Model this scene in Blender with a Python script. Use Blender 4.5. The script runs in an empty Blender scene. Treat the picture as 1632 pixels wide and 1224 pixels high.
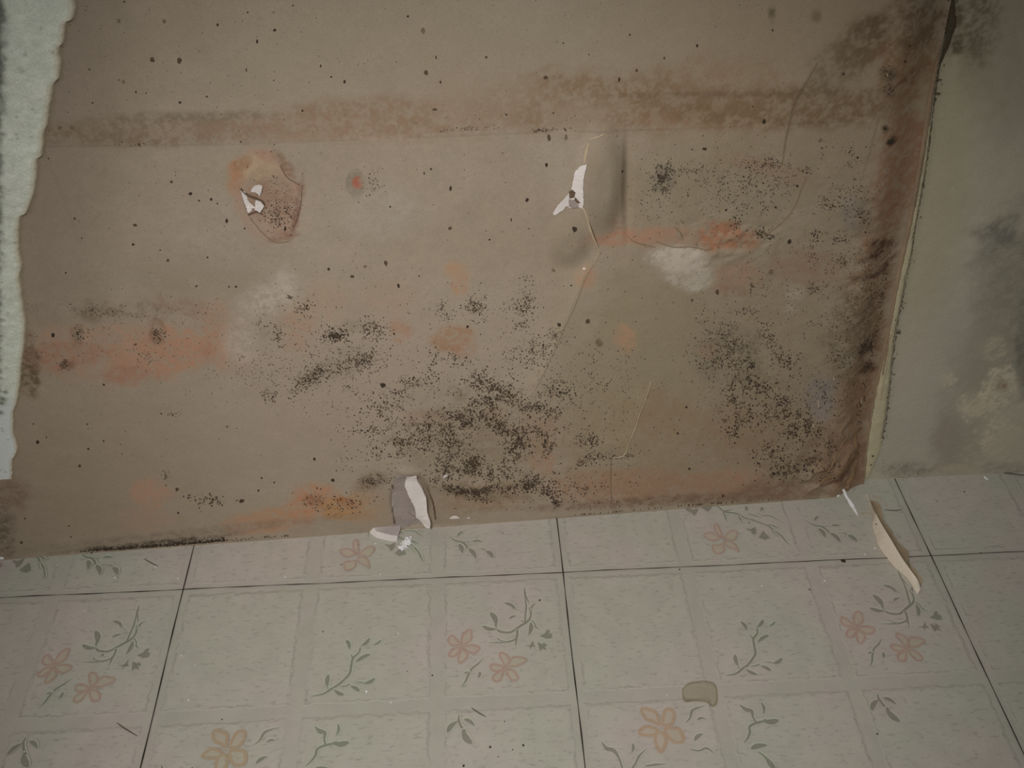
import bpy, bmesh, math, random
import numpy as np
from mathutils import Vector

# ------------------------------------------------------------ camera, world, lights, exposure
C = 0.1016                       # one embossed square of the vinyl tile, metres
F, YAW, PIT, ROLL = 1500.0, 0.0531, 0.7481, -0.001
CAM = np.array([0.2395, -0.4536, 0.6332])
fw = np.array([math.sin(YAW)*math.cos(PIT), math.cos(YAW)*math.cos(PIT), -math.sin(PIT)])
r0 = np.array([math.cos(YAW), -math.sin(YAW), 0.0]); u0 = np.cross(r0, fw)
RT = r0*math.cos(ROLL) + u0*math.sin(ROLL); UP = np.cross(RT, fw)

sc = bpy.context.scene
cam_d = bpy.data.cameras.new('camera'); cam = bpy.data.objects.new('camera', cam_d)
sc.collection.objects.link(cam); sc.camera = cam
cam_d.sensor_width = 36.0; cam_d.lens = F/1632*36.0; cam_d.clip_start = 0.02
from mathutils import Matrix
M = Matrix(((RT[0], UP[0], -fw[0], CAM[0]), (RT[1], UP[1], -fw[1], CAM[1]), (RT[2], UP[2], -fw[2], CAM[2]), (0, 0, 0, 1)))
cam.matrix_world = M

w = bpy.data.worlds.new('world'); sc.world = w; w.use_nodes = True
w.node_tree.nodes['Background'].inputs[0].default_value = (0.97, 0.98, 1.0, 1)
w.node_tree.nodes['Background'].inputs[1].default_value = 0.14

def area(name, loc, target, size, power, color):
    l = bpy.data.lights.new(name, 'AREA'); l.shape = 'RECTANGLE'; l.size = size[0]; l.size_y = size[1]
    l.energy = power; l.color = color
    o = bpy.data.objects.new(name, l); sc.collection.objects.link(o); o.location = loc
    d = Vector(target) - Vector(loc); o.rotation_euler = d.to_track_quat('-Z', 'Y').to_euler()
    return o
# daylight of a window behind and to the left of the camera
area('window_light', (-0.45, -0.60, 0.80), (0.22, 0.0, 0.05), (0.35, 0.35), 0.55, (1.0, 0.985, 0.97))
# added spot beside the camera, its soft beam imitates lens vignetting
sl_d = bpy.data.lights.new('vignette_spot', 'SPOT'); sl_d.energy = 15.2; sl_d.spot_size = math.radians(66); sl_d.spot_blend = 1.0; sl_d.shadow_soft_size = 0.05
sl_d.color = (1.0, 0.97, 0.95); sl_o = bpy.data.objects.new('vignette_spot', sl_d); sc.collection.objects.link(sl_o); sl_o.location = (0.14, -0.55, 0.78)
sl_o.rotation_euler = (Vector((0.28, 0.03, 0.02))-sl_o.location).to_track_quat('-Z', 'Y').to_euler()

sc.view_settings.view_transform = 'Standard'; sc.view_settings.look = 'None'
sc.view_settings.gamma = 1.0; sc.view_settings.use_curve_mapping = False
sc.view_settings.exposure = 0.0

# ------------------------------------------------------------ geometry of the corner
def rays(u, v):
    u = np.asarray(u, float); v = np.asarray(v, float)
    return fw + RT*((u-816)/F)[..., None] + UP*((612-v)/F)[..., None]
def on_floor(u, v, z=0.0):
    d = rays(u, v); t = (z-CAM[2])/d[..., 2]
    return CAM + d*t[..., None]
def wall_line(a, b, u, v, off=0.0):      # plane y = a + b x (+off), returns points
    d = rays(u, v); t = (a+off+b*CAM[0]-CAM[1])/(d[..., 1]-b*d[..., 0])
    return CAM + d*t[..., None]
WA, WB = 0.434*C, 0.0409                 # the stripped wall
RA, RB = (0.83-0.0174*5.732)*C, 0.0174   # the painted wall to its right, set back
def W(u, v, off=0.0): return wall_line(WA, WB, u, v, off)
def R(u, v, off=0.0): return wall_line(RA, RB, u, v, off)

# ------------------------------------------------------------ noise
rng = np.random.default_rng(7); random.seed(7)
LAT = rng.random((256, 256))
def vnoise(x, y):
    xi = np.floor(x).astype(int); yi = np.floor(y).astype(int); fx = x-xi; fy = y-yi
    fx = fx*fx*(3-2*fx); fy = fy*fy*(3-2*fy)
    a = LAT[xi & 255, yi & 255]; b = LAT[(xi+1) & 255, yi & 255]; c = LAT[xi & 255, (yi+1) & 255]; d = LAT[(xi+1) & 255, (yi+1) & 255]
    return (a*(1-fx)+b*fx)*(1-fy)+(c*(1-fx)+d*fx)*fy
def fbm(x, y, o=4, seed=0):
    s = 0; a = 0.5; n = 0
    for k in range(o):
        s = s + a*vnoise(x*2**k+seed*17.3+k*31.7, y*2**k+seed*9.1+k*13.3); n += a; a *= .55
    return s/n
def sstep(a, b, x):
    t = np.clip((x-a)/(b-a), 0, 1); return t*t*(3-2*t)
KA = 2.0                                  # surface albedo over the tone seen in the dim room
def lin(c):
    c = np.array(c, float)/255; return np.where(c <= .04045, c/12.92, ((c+.055)/1.055)**2.4)
def alb(c): return np.clip(lin(c)*KA, 0, .92)

# ------------------------------------------------------------ materials
def mat(name, color=None, attr=None, rough=.85, fine=.10, scale=900, bump=.15, spec=.25, coarse=0.0):
    m = bpy.data.materials.new(name); m.use_nodes = True; nt = m.node_tree; N = nt.nodes; L = nt.links
    b = N['Principled BSDF']; b.inputs['Roughness'].default_value = rough
    b.inputs['Specular IOR Level'].default_value = spec
    tc = N.new('ShaderNodeTexCoord')
    n1 = N.new('ShaderNodeTexNoise'); n1.inputs['Scale'].default_value = scale; n1.inputs['Detail'].default_value = 3
    L.new(tc.outputs['Object'], n1.inputs['Vector'])
    mr = N.new('ShaderNodeMapRange'); mr.inputs['From Min'].default_value = .3; mr.inputs['From Max'].default_value = .7
    mr.inputs['To Min'].default_value = 1-fine; mr.inputs['To Max'].default_value = 1+fine
    L.new(n1.outputs['Fac'], mr.inputs['Value'])
    fac = mr.outputs[0]
    if coarse:
        n2 = N.new('ShaderNodeTexNoise'); n2.inputs['Scale'].default_value = 60; n2.inputs['Detail'].default_value = 5
        L.new(tc.outputs['Object'], n2.inputs['Vector'])
        m2 = N.new('ShaderNodeMapRange'); m2.inputs['From Min'].default_value = .3; m2.inputs['From Max'].default_value = .7
        m2.inputs['To Min'].default_value = 1-coarse; m2.inputs['To Max'].default_value = 1+coarse
        L.new(n2.outputs['Fac'], m2.inputs['Value'])
        mm = N.new('ShaderNodeMath'); mm.operation = 'MULTIPLY'; L.new(fac, mm.inputs[0]); L.new(m2.outputs[0], mm.inputs[1]); fac = mm.outputs[0]
    vm = N.new('ShaderNodeVectorMath'); vm.operation = 'SCALE'; L.new(fac, vm.inputs['Scale'])
    if attr:
        at = N.new('ShaderNodeAttribute'); at.attribute_name = attr; L.new(at.outputs['Color'], vm.inputs[0])
    else:
        a = alb(color); vm.inputs[0].default_value = tuple(a)
    L.new(vm.outputs[0], b.inputs['Base Color'])
    if bump:
        bp = N.new('ShaderNodeBump'); bp.inputs['Strength'].default_value = bump; bp.inputs['Distance'].default_value = .001
        L.new(n1.outputs['Fac'], bp.inputs['Height']); L.new(bp.outputs[0], b.inputs['Normal'])
    return m

def mesh_obj(name, V, Fc, mats, parent=None, cols=None, mi=None, smooth=False):
    me = bpy.data.meshes.new(name)
    V = np.asarray(V, np.float32)
    if isinstance(Fc, np.ndarray):
        n = len(Fc); k = Fc.shape[1]
        me.vertices.add(len(V)); me.vertices.foreach_set('co', V.ravel())
        me.loops.add(n*k); me.loops.foreach_set('vertex_index', Fc.ravel().astype(np.int32))
        me.polygons.add(n); me.polygons.foreach_set('loop_start', np.arange(0, n*k, k, dtype=np.int32))
        me.update(calc_edges=True)
    else:
        me.from_pydata([tuple(map(float, p)) for p in V], [], Fc)
    for m in (mats if isinstance(mats, (list, tuple)) else [mats]): me.materials.append(m)
    if mi is not None: me.polygons.foreach_set('material_index', np.asarray(mi, np.int32))
    if cols is not None:
        a = me.attributes.new('tint', 'FLOAT_COLOR', 'POINT')
        cc = np.ones((len(V), 4), np.float32); cc[:, :3] = cols; a.data.foreach_set('color', cc.ravel())
    if smooth: me.polygons.foreach_set('use_smooth', np.ones(len(me.polygons), bool))
    me.validate(); me.update()
    o = bpy.data.objects.new(name, me); sc.collection.objects.link(o)
    if parent: o.parent = parent
    return o
def tag(o, label=None, cat=None, group=None, kind=None):
    if label: o['label'] = label
    if cat: o['category'] = cat
    if group: o['group'] = group
    if kind: o['kind'] = kind
    return o
def catmull(P, k=6):
    P = np.asarray(P, float)
    if len(P) < 3: return np.array([P[0]+(P[-1]-P[0])*t for t in np.linspace(0, 1, k+1)])
    Q = np.vstack([2*P[0]-P[1], P, 2*P[-1]-P[-2]]); out = []
    for i in range(1, len(Q)-2):
        for t in np.arange(k)/k:
            out.append(.5*((2*Q[i])+(Q[i+1]-Q[i-1])*t+(2*Q[i-1]-5*Q[i]+4*Q[i+1]-Q[i+2])*t*t+(-Q[i-1]+3*Q[i]-3*Q[i+1]+Q[i+2])*t**3))
    out.append(P[-1]); return np.array(out)
def grid_faces(nr, nc):
    i = np.arange(nr*nc).reshape(nr, nc)
    return np.stack([i[:-1, :-1], i[:-1, 1:], i[1:, 1:], i[1:, :-1]], -1).reshape(-1, 4)

# ------------------------------------------------------------ stain painting on a wall plane (metres)
def local(fn, cx, cy):
    p = fn(cx, cy); px = fn(cx+1, cy); py = fn(cx, cy+1)
    J = np.array([[px[0]-p[0], py[0]-p[0]], [px[2]-p[2], py[2]-p[2]]])
    return p[0], p[2], np.linalg.inv(J)
def paint(col, S, Z, fn, stains):
    n_a = fbm(S*55, Z*55, 4, 1)-.5; n_b = .55*fbm(S*200, Z*200, 3, 2)+.45*fbm(S*620, Z*620, 2, 12); n_c = fbm(S*170, Z*170, 3, 5)-.5; n_sp = fbm(S*430, Z*430, 2, 15)
    for st in stains:
        st = list(st); c_ = np.array(st[5], float); g_ = np.array([129, 117, 101.])*c_.mean()/115.7; st[5] = g_+(c_-g_)*.64
        cx, cy, rx, ry, rot, c, k = st[:7]; e = st[7] if len(st) > 7 else .5; warp = st[8] if len(st) > 8 else .8; gr = st[9] if len(st) > 9 else .46
        s0, z0, Ji = local(fn, cx, cy)
        dx = S-s0; dz = Z-z0
        a = Ji[0, 0]*dx+Ji[0, 1]*dz; b = Ji[1, 0]*dx+Ji[1, 1]*dz
        th = math.radians(rot); A = (a*math.cos(th)+b*math.sin(th))/rx; B = (-a*math.sin(th)+b*math.cos(th))/ry
        r = np.sqrt(A*A+B*B)+warp*1.15*(n_a+.55*n_c)
        m = (1-sstep(1-e, 1+e, r))*k*(1-gr*1.3+gr*2.6*sstep(.32, .68, n_b))
        if gr >= .5: m = m*(.5+.85*sstep(.42, .56, n_sp))
        m = np.clip(m, 0, 1)[..., None]
        col[:] = col*(1-m)+alb(c)*m
    return col

# ------------------------------------------------------------ WALL (stripped)
EDGE = np.array([(1516,0),(1503,64),(1491,101),(1481,149),(1472,210),(1465.5,257),(1457,304),(1445,372),(1435,406),(1425,468),(1418,512),(1404.6,569),(1394.5,620),(1386,670),(1379,721),(1376,775)], float)
ep = np.array([wall_line(RA, RB, x, y, -.004) for x, y in EDGE])
EZ = ep[::-1, 2]; EX = ep[::-1, 0]; EZ[0] = -0.001
ztop = EZ[-1]
def edge_x(z): return np.interp(z, EZ, EX) + np.where(z > ztop, 0, 0)
# stain list: x, y, rx, ry, rot, colour, strength, edge, warp, grain
OR = (150, 100, 74); OR2 = (152, 108, 84); BR = (88, 64, 46); PALE = (146, 139, 130)
WS = [
 # broad tone changes of the paper
 (1330,130,330,230,0,(126,108,82),.6,.6,.5,.1), (1240,620,260,260,0,(112,98,74),.7,.6,.5,.1), (1000,620,120,160,15,(118,110,84),.6,.5,.5,.1),
 (100,250,90,400,0,(112,100,88),.5,.6,.4,.1), (560,640,260,120,-10,(134,120,110),.5,.6,.6,.1), (650,60,420,90,0,(122,113,92),.5,.7,.5,.1),
 (150,780,200,110,0,(120,106,88),.5,.6,.4,.1), (1120,290,130,70,0,(118,108,84),.5,.5,.6,.1),
 # the brown band over the old edge line
 (240,210,190,22,-1,(110,92,70),.6,.4,.35), (620,190,200,34,-1,(122,98,76),.65,.4,.35), (450,205,200,22,-1,(128,100,80),.35,.4,.35), (960,165,200,48,-1,(116,92,66),.65,.4,.4),
 (1130,185,110,22,-2,(130,94,68),.6,.4,.4), (1250,170,200,34,-1,(108,86,58),.7,.35,.35), (760,150,90,50,0,(128,112,96),.4,.5,.5), (1160,130,90,40,0,(124,96,70),.35,.5,.6),
 (300,185,150,8,-1,(100,88,66),.4,.5,.3),(1180,150,220,5,-1,(100,80,56),.4,.5,.3),
 # left stain
 (200,560,175,46,-2,(142,110,88),.65,.35,.7), (270,560,80,40,-5,(150,104,80),.6,.3,.9), (95,570,65,24,-8,(140,98,76),.65,.3,.8), (205,600,60,14,0,(138,96,76),.5,.35,.8),
 (200,498,84,14,-3,(116,100,84),.5,.6,1.5,.6), (300,490,50,14,15,(124,98,80),.5,.4,.9), (340,520,24,34,0,(140,106,86),.5,.4,.8), (122,535,10,16,0,(100,82,66),.35,.5,1), (250,530,12,20,0,(104,78,60),.45,.5,1),
 (48,600,18,40,0,(92,74,52),.75,.5,.8), (108,585,12,8,0,(104,78,60),.45,.5,.8), (46,550,10,18,0,(104,82,64),.5,.5,.8), (150,500,24,18,0,(104,90,72),.4,.5,.9),
 (330,560,14,26,0,(140,98,76),.5,.5,.8), (205,555,30,10,60,(150,112,92),.4,.5,.8),
 # rust patch with hole
 (425,312,50,72,-24,(142,112,94),.8,.12,.28), (438,330,36,52,-24,(128,98,80),.7,.2,.3), (412,268,34,20,10,(148,124,98),.8,.3,.4), (375,278,12,26,14,(150,102,66),.9,.4,.6), (388,258,14,10,-20,(134,96,66),.8,.4,.7),
 (430,250,20,8,20,(140,100,82),.5,.4,.5),(473,335,5,46,10,(112,80,64),.8,.5,.3),(452,378,24,6,-14,(120,84,66),.7,.5,.4),(455,262,8,26,-35,(118,88,68),.6,.4,.5),(480,300,7,12,-10,(128,96,78),.6,.5,.5),
 # round spot
 (567,292,16,24,0,(112,104,88),.9,.15,.15), (570,291,8,9,0,(152,74,52),.95,.5,.2),
 # small orange blotches
 (727,432,20,15,20,(146,110,84),.6,.4,.5), (733,455,15,17,0,(146,108,82),.6,.4,.5), (722,540,34,20,-5,(136,102,76),.7,.35,.6), (740,555,22,16,0,(136,100,78),.5,.35,.6), (638,528,18,20,0,(140,106,84),.55,.4,.5), (620,480,40,30,0,(138,112,94),.35,.5,.6),
 (933,440,18,20,0,(146,106,80),.7,.3,.5), (995,540,17,22,-10,(144,106,80),.65,.3,.4), (955,546,6,7,0,(100,88,66),.7,.3,.3), (866,735,20,18,0,(146,104,82),.7,.4,.6), (860,690,30,26,0,(136,104,84),.5,.5,.7),
 (680,665,40,12,0,(134,98,78),.5,.5,.8), (470,520,30,36,0,(142,110,88),.5,.5,.7), (520,480,30,30,0,(142,116,94),.4,.5,.7), (790,660,16,12,0,(140,102,78),.5,.5,.6),(560,520,18,10,0,(118,108,86),.4,.5,.6),
 (1000,378,70,12,-4,(148,100,76),.65,.4,.7), (1080,380,90,16,0,(140,104,80),.5,.4,.8), (1150,378,40,26,6,(140,88,60),.85,.35,.8), (1190,385,28,16,0,(128,88,62),.6,.4,.8), (1180,440,36,20,0,(130,98,78),.6,.4,.8), (1150,455,20,14,0,(128,96,76),.5,.4,.8), (1170,465,24,10,0,(120,88,68),.5,.4,.8),
 (1290,425,50,24,0,(124,92,72),.4,.5,.8), (980,352,12,20,0,(126,92,72),.5,.5,.6), (1230,270,70,14,15,(128,96,76),.5,.5,.8), (1128,560,14,12,0,(132,98,72),.6,.4,.5),
 # bottom band of rust
 (243,788,32,24,0,(146,108,86),.75,.4,.7), (235,825,36,20,0,(140,108,90),.45,.5,.7), (440,830,70,18,-8,(150,108,78),.7,.4,.7), (500,800,36,26,-10,(156,104,74),.75,.4,.7), (545,810,38,17,-8,(152,108,62),.85,.4,.7), (590,805,34,24,-5,(146,108,76),.6,.4,.6),
 (598,765,22,12,0,(92,74,56),.75,.5,.6), (585,775,20,10,0,(110,86,62),.5,.5,.6),(550,800,12,8,0,(150,78,40),.6,.5,.9), (500,800,14,10,0,(128,78,52),.5,.5,.9),
 (730,790,120,26,-3,(122,104,80),.7,.4,.5), (780,795,60,18,0,(128,104,80),.6,.4,.5), (1010,765,70,20,-3,(136,100,76),.75,.4,.6), (960,775,80,26,-2,(134,100,76),.7,.4,.6), (1160,768,70,20,-3,(136,100,76),.75,.4,.6), (1080,780,150,20,-3,(130,98,74),.7,.4,.5), (1110,795,260,8,-3,(104,80,62),.6,.6,.4),
 (1190,690,60,30,20,(120,90,66),.4,.5,.8), (1050,660,60,40,0,(122,96,70),.4,.5,.8), (1240,780,60,16,0,(110,82,64),.6,.4,.7), (300,850,240,7,-6,(104,92,80),.4,.6,.4),
 # right border, damp reddish brown
 (1450,110,46,66,10,(118,88,58),.8,.35,.7), (1470,40,50,60,10,(98,76,52),.7,.4,.7), (1442,275,46,86,8,(124,90,64),.85,.3,.55), (1405,380,38,60,10,(116,84,60),.8,.35,.7), (1398,460,40,60,10,(112,86,62),.75,.35,.7), (1385,540,34,60,8,(106,78,54),.8,.35,.7),
 (1372,640,30,60,8,(114,82,56),.8,.35,.6), (1345,740,46,46,0,(118,84,60),.9,.3,.5), (1385,55,60,30,-30,(90,72,48),.6,.5,.8), (1400,80,40,8,-35,(108,74,48),.6,.5,.8), (1460,130,34,10,-10,(98,60,38),.6,.5,.8), (1340,100,60,36,-35,(98,84,58),.5,.5,.7),
 (1385,560,15,16,0,(64,42,28),.85,.5,.9), (1400,410,30,8,-15,(76,44,30),.8,.5,.9), (1412,395,30,7,20,(78,46,32),.8,.5,.9), (1395,445,28,7,0,(78,52,36),.7,.5,.9), (1422,228,9,7,0,(70,48,34),.85,.5,.6), (1410,205,6,6,0,(72,54,38),.7,.5,.6),
 (1388,600,14,10,0,(70,48,34),.7,.5,.9), (1362,614,10,5,0,(70,52,38),.7,.5,.7), (1330,760,34,10,-20,(92,62,46),.7,.5,.8), (1420,435,30,5,-35,(78,54,38),.6,.5,.9), (1365,500,34,30,0,(92,76,58),.6,.5,.9),(1320,700,30,24,0,(100,76,58),.6,.5,.8),
 (1350,650,24,50,10,(110,84,60),.6,.5,.6), (1345,560,30,50,0,(94,84,66),.5,.5,.8), (1375,585,8,22,10,(80,58,42),.6,.5,.8), (1435,300,14,90,8,(122,80,56),.4,.5,.4), (1372,790,40,20,0,(120,86,62),.6,.5,.5),
 # pale and grey places
 (1080,410,42,20,0,PALE,.85,.35,.6), (1100,440,34,22,10,(140,136,124),.75,.35,.6), (1092,425,40,30,0,(142,134,124),.5,.4,.6), (430,480,42,24,-15,PALE,.55,.6,.6), (455,450,20,20,0,(146,138,132),.45,.6,.6), (385,545,26,28,0,(142,134,128),.5,.6,.6), (1352,335,14,24,0,(120,112,104),.6,.6,.5),
 (1268,468,14,12,0,(134,126,112),.5,.6,.5), (1258,492,10,8,0,(132,124,110),.45,.6,.5), (1305,635,28,34,0,(100,94,92),.7,.5,.6), (1310,650,14,22,0,(112,104,108),.6,.6,.5), (1056,284,17,24,0,(104,96,82),.75,.35,.5), (1370,350,24,30,0,(100,92,80),.5,.5,.8), (340,380,80,60,0,(134,126,120),.3,.6,.5), (610,340,60,40,0,(134,130,124),.3,.6,.5),
 (1418,118,14,14,0,(84,74,58),.5,.5,.8), (1418,145,12,10,0,(84,72,58),.5,.5,.8), (1230,20,6,14,0,(92,80,60),.6,.5,.4), (1300,25,8,10,0,(92,82,62),.5,.6,.4), (925,262,60,90,0,(138,128,114),.3,.5,.4),
 (400,335,20,60,-22,(134,104,86),.4,.4,.3), (300,440,90,30,0,(118,108,88),.3,.6,.6), (15,790,30,24,0,(112,88,72),.6,.5,.6), (6,850,18,40,0,(92,80,64),.6,.5,.4),
 # smoky mould under the speckles, plus painted shade on and beside the blister
 (765,700,110,70,0,(110,102,80),.35,.5,.9), (715,690,70,60,0,(110,100,80),.3,.5,.9), (1160,570,48,50,0,(100,92,76),.45,.35,.6), (1225,670,70,60,20,(104,90,70),.4,.5,.9), (540,585,50,22,-30,(110,100,86),.3,.5,.9),(1240,310,110,50,0,(114,104,84),.3,.5,.8),
 (760,785,90,10,6,(96,84,66),.45,.5,1), (1280,740,60,30,-20,(98,82,62),.5,.5,.9), (650,790,60,44,0,(128,116,104),.45,.4,.3), (964,292,34,84,2,(106,95,74),.48,.3,.15,.1), (908,378,38,36,0,(110,100,78),.42,.45,.2,.1), (996,300,5,84,0,(98,82,62),.3,.6,.2,.2), (1060,700,300,60,0,(122,100,76),.35,.6,.7), (240,866,110,4,-6,(72,62,50),.8,.6,.8),
]
SD = {}
def bump_px(S, Z, fn, cx, cy, rx, ry, rot, h, e=1.0):
    s0, z0, Ji = local(fn, cx, cy); dx = S-s0; dz = Z-z0
    a = Ji[0, 0]*dx+Ji[0, 1]*dz; b = Ji[1, 0]*dx+Ji[1, 1]*dz; th = math.radians(rot)
    A = (a*math.cos(th)+b*math.sin(th))/rx; B = (-a*math.sin(th)+b*math.cos(th))/ry
    r = np.sqrt(A*A+B*B); return h*(1-sstep(1-e, 1, r))
def line_px(pts):
    return np.array([[*W(x, y)[[0, 2]]] for x, y in catmull(pts, 4)])
SD = {}
def side(S, Z, pts, vertical=True):     # signed horizontal (or vertical) distance to a tear line, metres
    L = line_px(pts)
    if vertical:
        L = L[np.argsort(L[:, 1])]; ok = (Z > L[0, 1]) & (Z < L[-1, 1]); SD['w'] = sstep(0, .02, Z-L[0, 1])*sstep(0, .02, L[-1, 1]-Z); return S-np.interp(Z, L[:, 1], L[:, 0]), ok
    L = L[np.argsort(L[:, 0])]; ok = (S > L[0, 0]) & (S < L[-1, 0]); return Z-np.interp(S, L[:, 0], L[:, 1]), ok
T_MAIN = [(957,400),(945,420),(932,440),(920,472),(908,500),(898,520),(888,545),(876,570),(866,592),(852,618),(832,636)]
T_LOW = [(1037,606),(1030,630),(1020,655),(1012,680),(1001,705),(994,724),(976,728)]
T_UP = [(1302,98),(1288,124),(1275,145),(1266,165),(1260,185),(1253,212),(1249,238),(1246,262)]
T_R = [(1285,280),(1277,300),(1268,325),(1252,348),(1222,372),(1200,366)]
M_LINE = [(70,232),(200,231),(300,230),(420,227),(540,223),(640,220),(800,213),(950,209),(1060,207),(1200,200),(1290,195),(1400,190)]
T_FLAP = [(960,211),(945,215),(936,226),(932,246)]
def relief(S, Z):
    D = (fbm(S*9, Z*9, 2, 3)-.5)*.003 + (fbm(S*40, Z*40, 3, 4)-.5)*.0008
    d, ok = side(S, Z, M_LINE, False); D = D + np.where(ok, (1-sstep(-.0012, .0012, d))*.0007*sstep(-.09, 0, d), 0)
    # blister right of the hole, and the one below it
    D = D + bump_px(S, Z, W, 958, 290, 44, 110, 3, .006, .75) + bump_px(S, Z, W, 905, 385, 44, 50, 10, .0035, .8)
    D = D - bump_px(S, Z, W, 1000, 300, 12, 110, 0, .0022, .9)
    d, ok = side(S, Z, T_MAIN); D = D + np.where(ok, SD['w']*(1-sstep(-.0006, .0008, d))*.0011*np.exp(np.minimum(d, 0)/.02), 0)
    d, ok = side(S, Z, T_LOW); D = D + np.where(ok, SD['w']*(1-sstep(-.0006, .0008, d))*.0009*np.exp(np.minimum(d, 0)/.02), 0)
    d, ok = side(S, Z, T_UP); D = D + np.where(ok, SD['w']*(1-sstep(-.0006, .0008, d))*.0008*np.exp(np.minimum(d, 0)/.02), 0)
    # hollows of the holes
    D = D - bump_px(S, Z, W, 438, 322, 46, 66, -24, .0018, .6) - bump_px(S, Z, W, 655, 800, 36, 50, 0, .005, .35) + bump_px(S, Z, W, 652, 752, 26, 12, 10, .003, .9)
    D = D + bump_px(S, Z, W, 1095, 425, 50, 38, 0, .002, .9)
    # wrinkles in the damp paper near the right border
    s0, z0, Ji = local(W, 1405, 430); m = np.exp(-((S-s0)/.03)**2-((Z-z0)/.09)**2)
    D = D + m*(np.abs(fbm(S*50, (Z-.3*S)*80, 3, 8)-.5))*.004
    s0, z0, Ji = local(W, 1340, 735); m = np.exp(-((S-s0)/.032)**2-((Z-z0)/.04)**2)
    D = D + m*(.5-np.abs(fbm((S+Z*.4)*45, (Z-S*.6)*38, 2, 9)-.5)*2)*.014
    s0, z0, Ji = local(W, 1170, 385); m = np.exp(-((S-s0)/.03)**2-((Z-z0)/.02)**2); D = D + m*(fbm(S*160, Z*160, 2, 11)-.5)*.004
    return D
def wall_pos(S, Z, lift=0.0):
    ex = edge_x(Z); off = (RA+RB*S-.004)-(WA+WB*S)
    bl = sstep(.034, .0, ex-S)
    return np.stack([S, WA+WB*S-relief(S, Z)*(1-bl*.6)*sstep(-.001, .004, Z)+off*bl-lift, Z], -1)

sl = -2.05*C
tt = np.concatenate([np.linspace(-1.2, sl-.03, 12), np.linspace(sl, 1, 1)[:0]])
NZ = 470; NS = 790
zr = np.concatenate([np.linspace(0, ztop+.02, NZ), np.linspace(ztop+.03, 1.5, 30)])
t = np.linspace(0, 1, NS)
rows = []
for z in zr:
    e = float(edge_x(z)); rows.append(np.concatenate([tt, sl+(e-sl)*t]))
S = np.array(rows); Z = np.repeat(zr[:, None], S.shape[1], 1)
P = wall_pos(S, Z)
base = np.array([129, 117, 101.])
n = fbm(S*14, Z*14, 4, 20); n2 = fbm(S*90, Z*90, 3, 21); n3 = fbm(S*500, Z*500, 2, 22)
col = alb(base)*(1+(n-.5)[..., None]*np.array([.16, .2, .24])+(n2-.5)[..., None]*.10+(n3-.5)[..., None]*.12)
paint(col, S, Z, W, WS)
d, ok = side(S, Z, M_LINE, False); m = np.where(ok, np.exp(-(d/.0008)**2)*.45*sstep(.35, .6, fbm(S*60, Z*0, 2, 30)+.1), 0)[..., None]; col = col*(1-m*.5)
# brown-green damp tone stops at the tear lines
d, ok = side(S, Z, T_MAIN); m = np.where(ok & (d < 0), SD['w']*np.exp(d/.014)*.30, 0)[..., None]; col = col*(1-m)+alb((150, 138, 116))*m
d, ok = side(S, Z, T_LOW); m = np.where(ok & (d < 0), SD['w']*np.exp(d/.014)*.22, 0)[..., None]; col = col*(1-m)+alb((134, 124, 96))*m
m_paper = mat('stained_kraft_paper', attr='tint', rough=.82, fine=.07, scale=1300, bump=.25, spec=.3)
wall = mesh_obj('wall_back', P.reshape(-1, 3), grid_faces(*S.shape), m_paper, cols=col.reshape(-1, 3), smooth=True)
tag(wall, 'brown stripped wall paper, stained and mouldy, above the vinyl floor', kind='structure')

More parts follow.
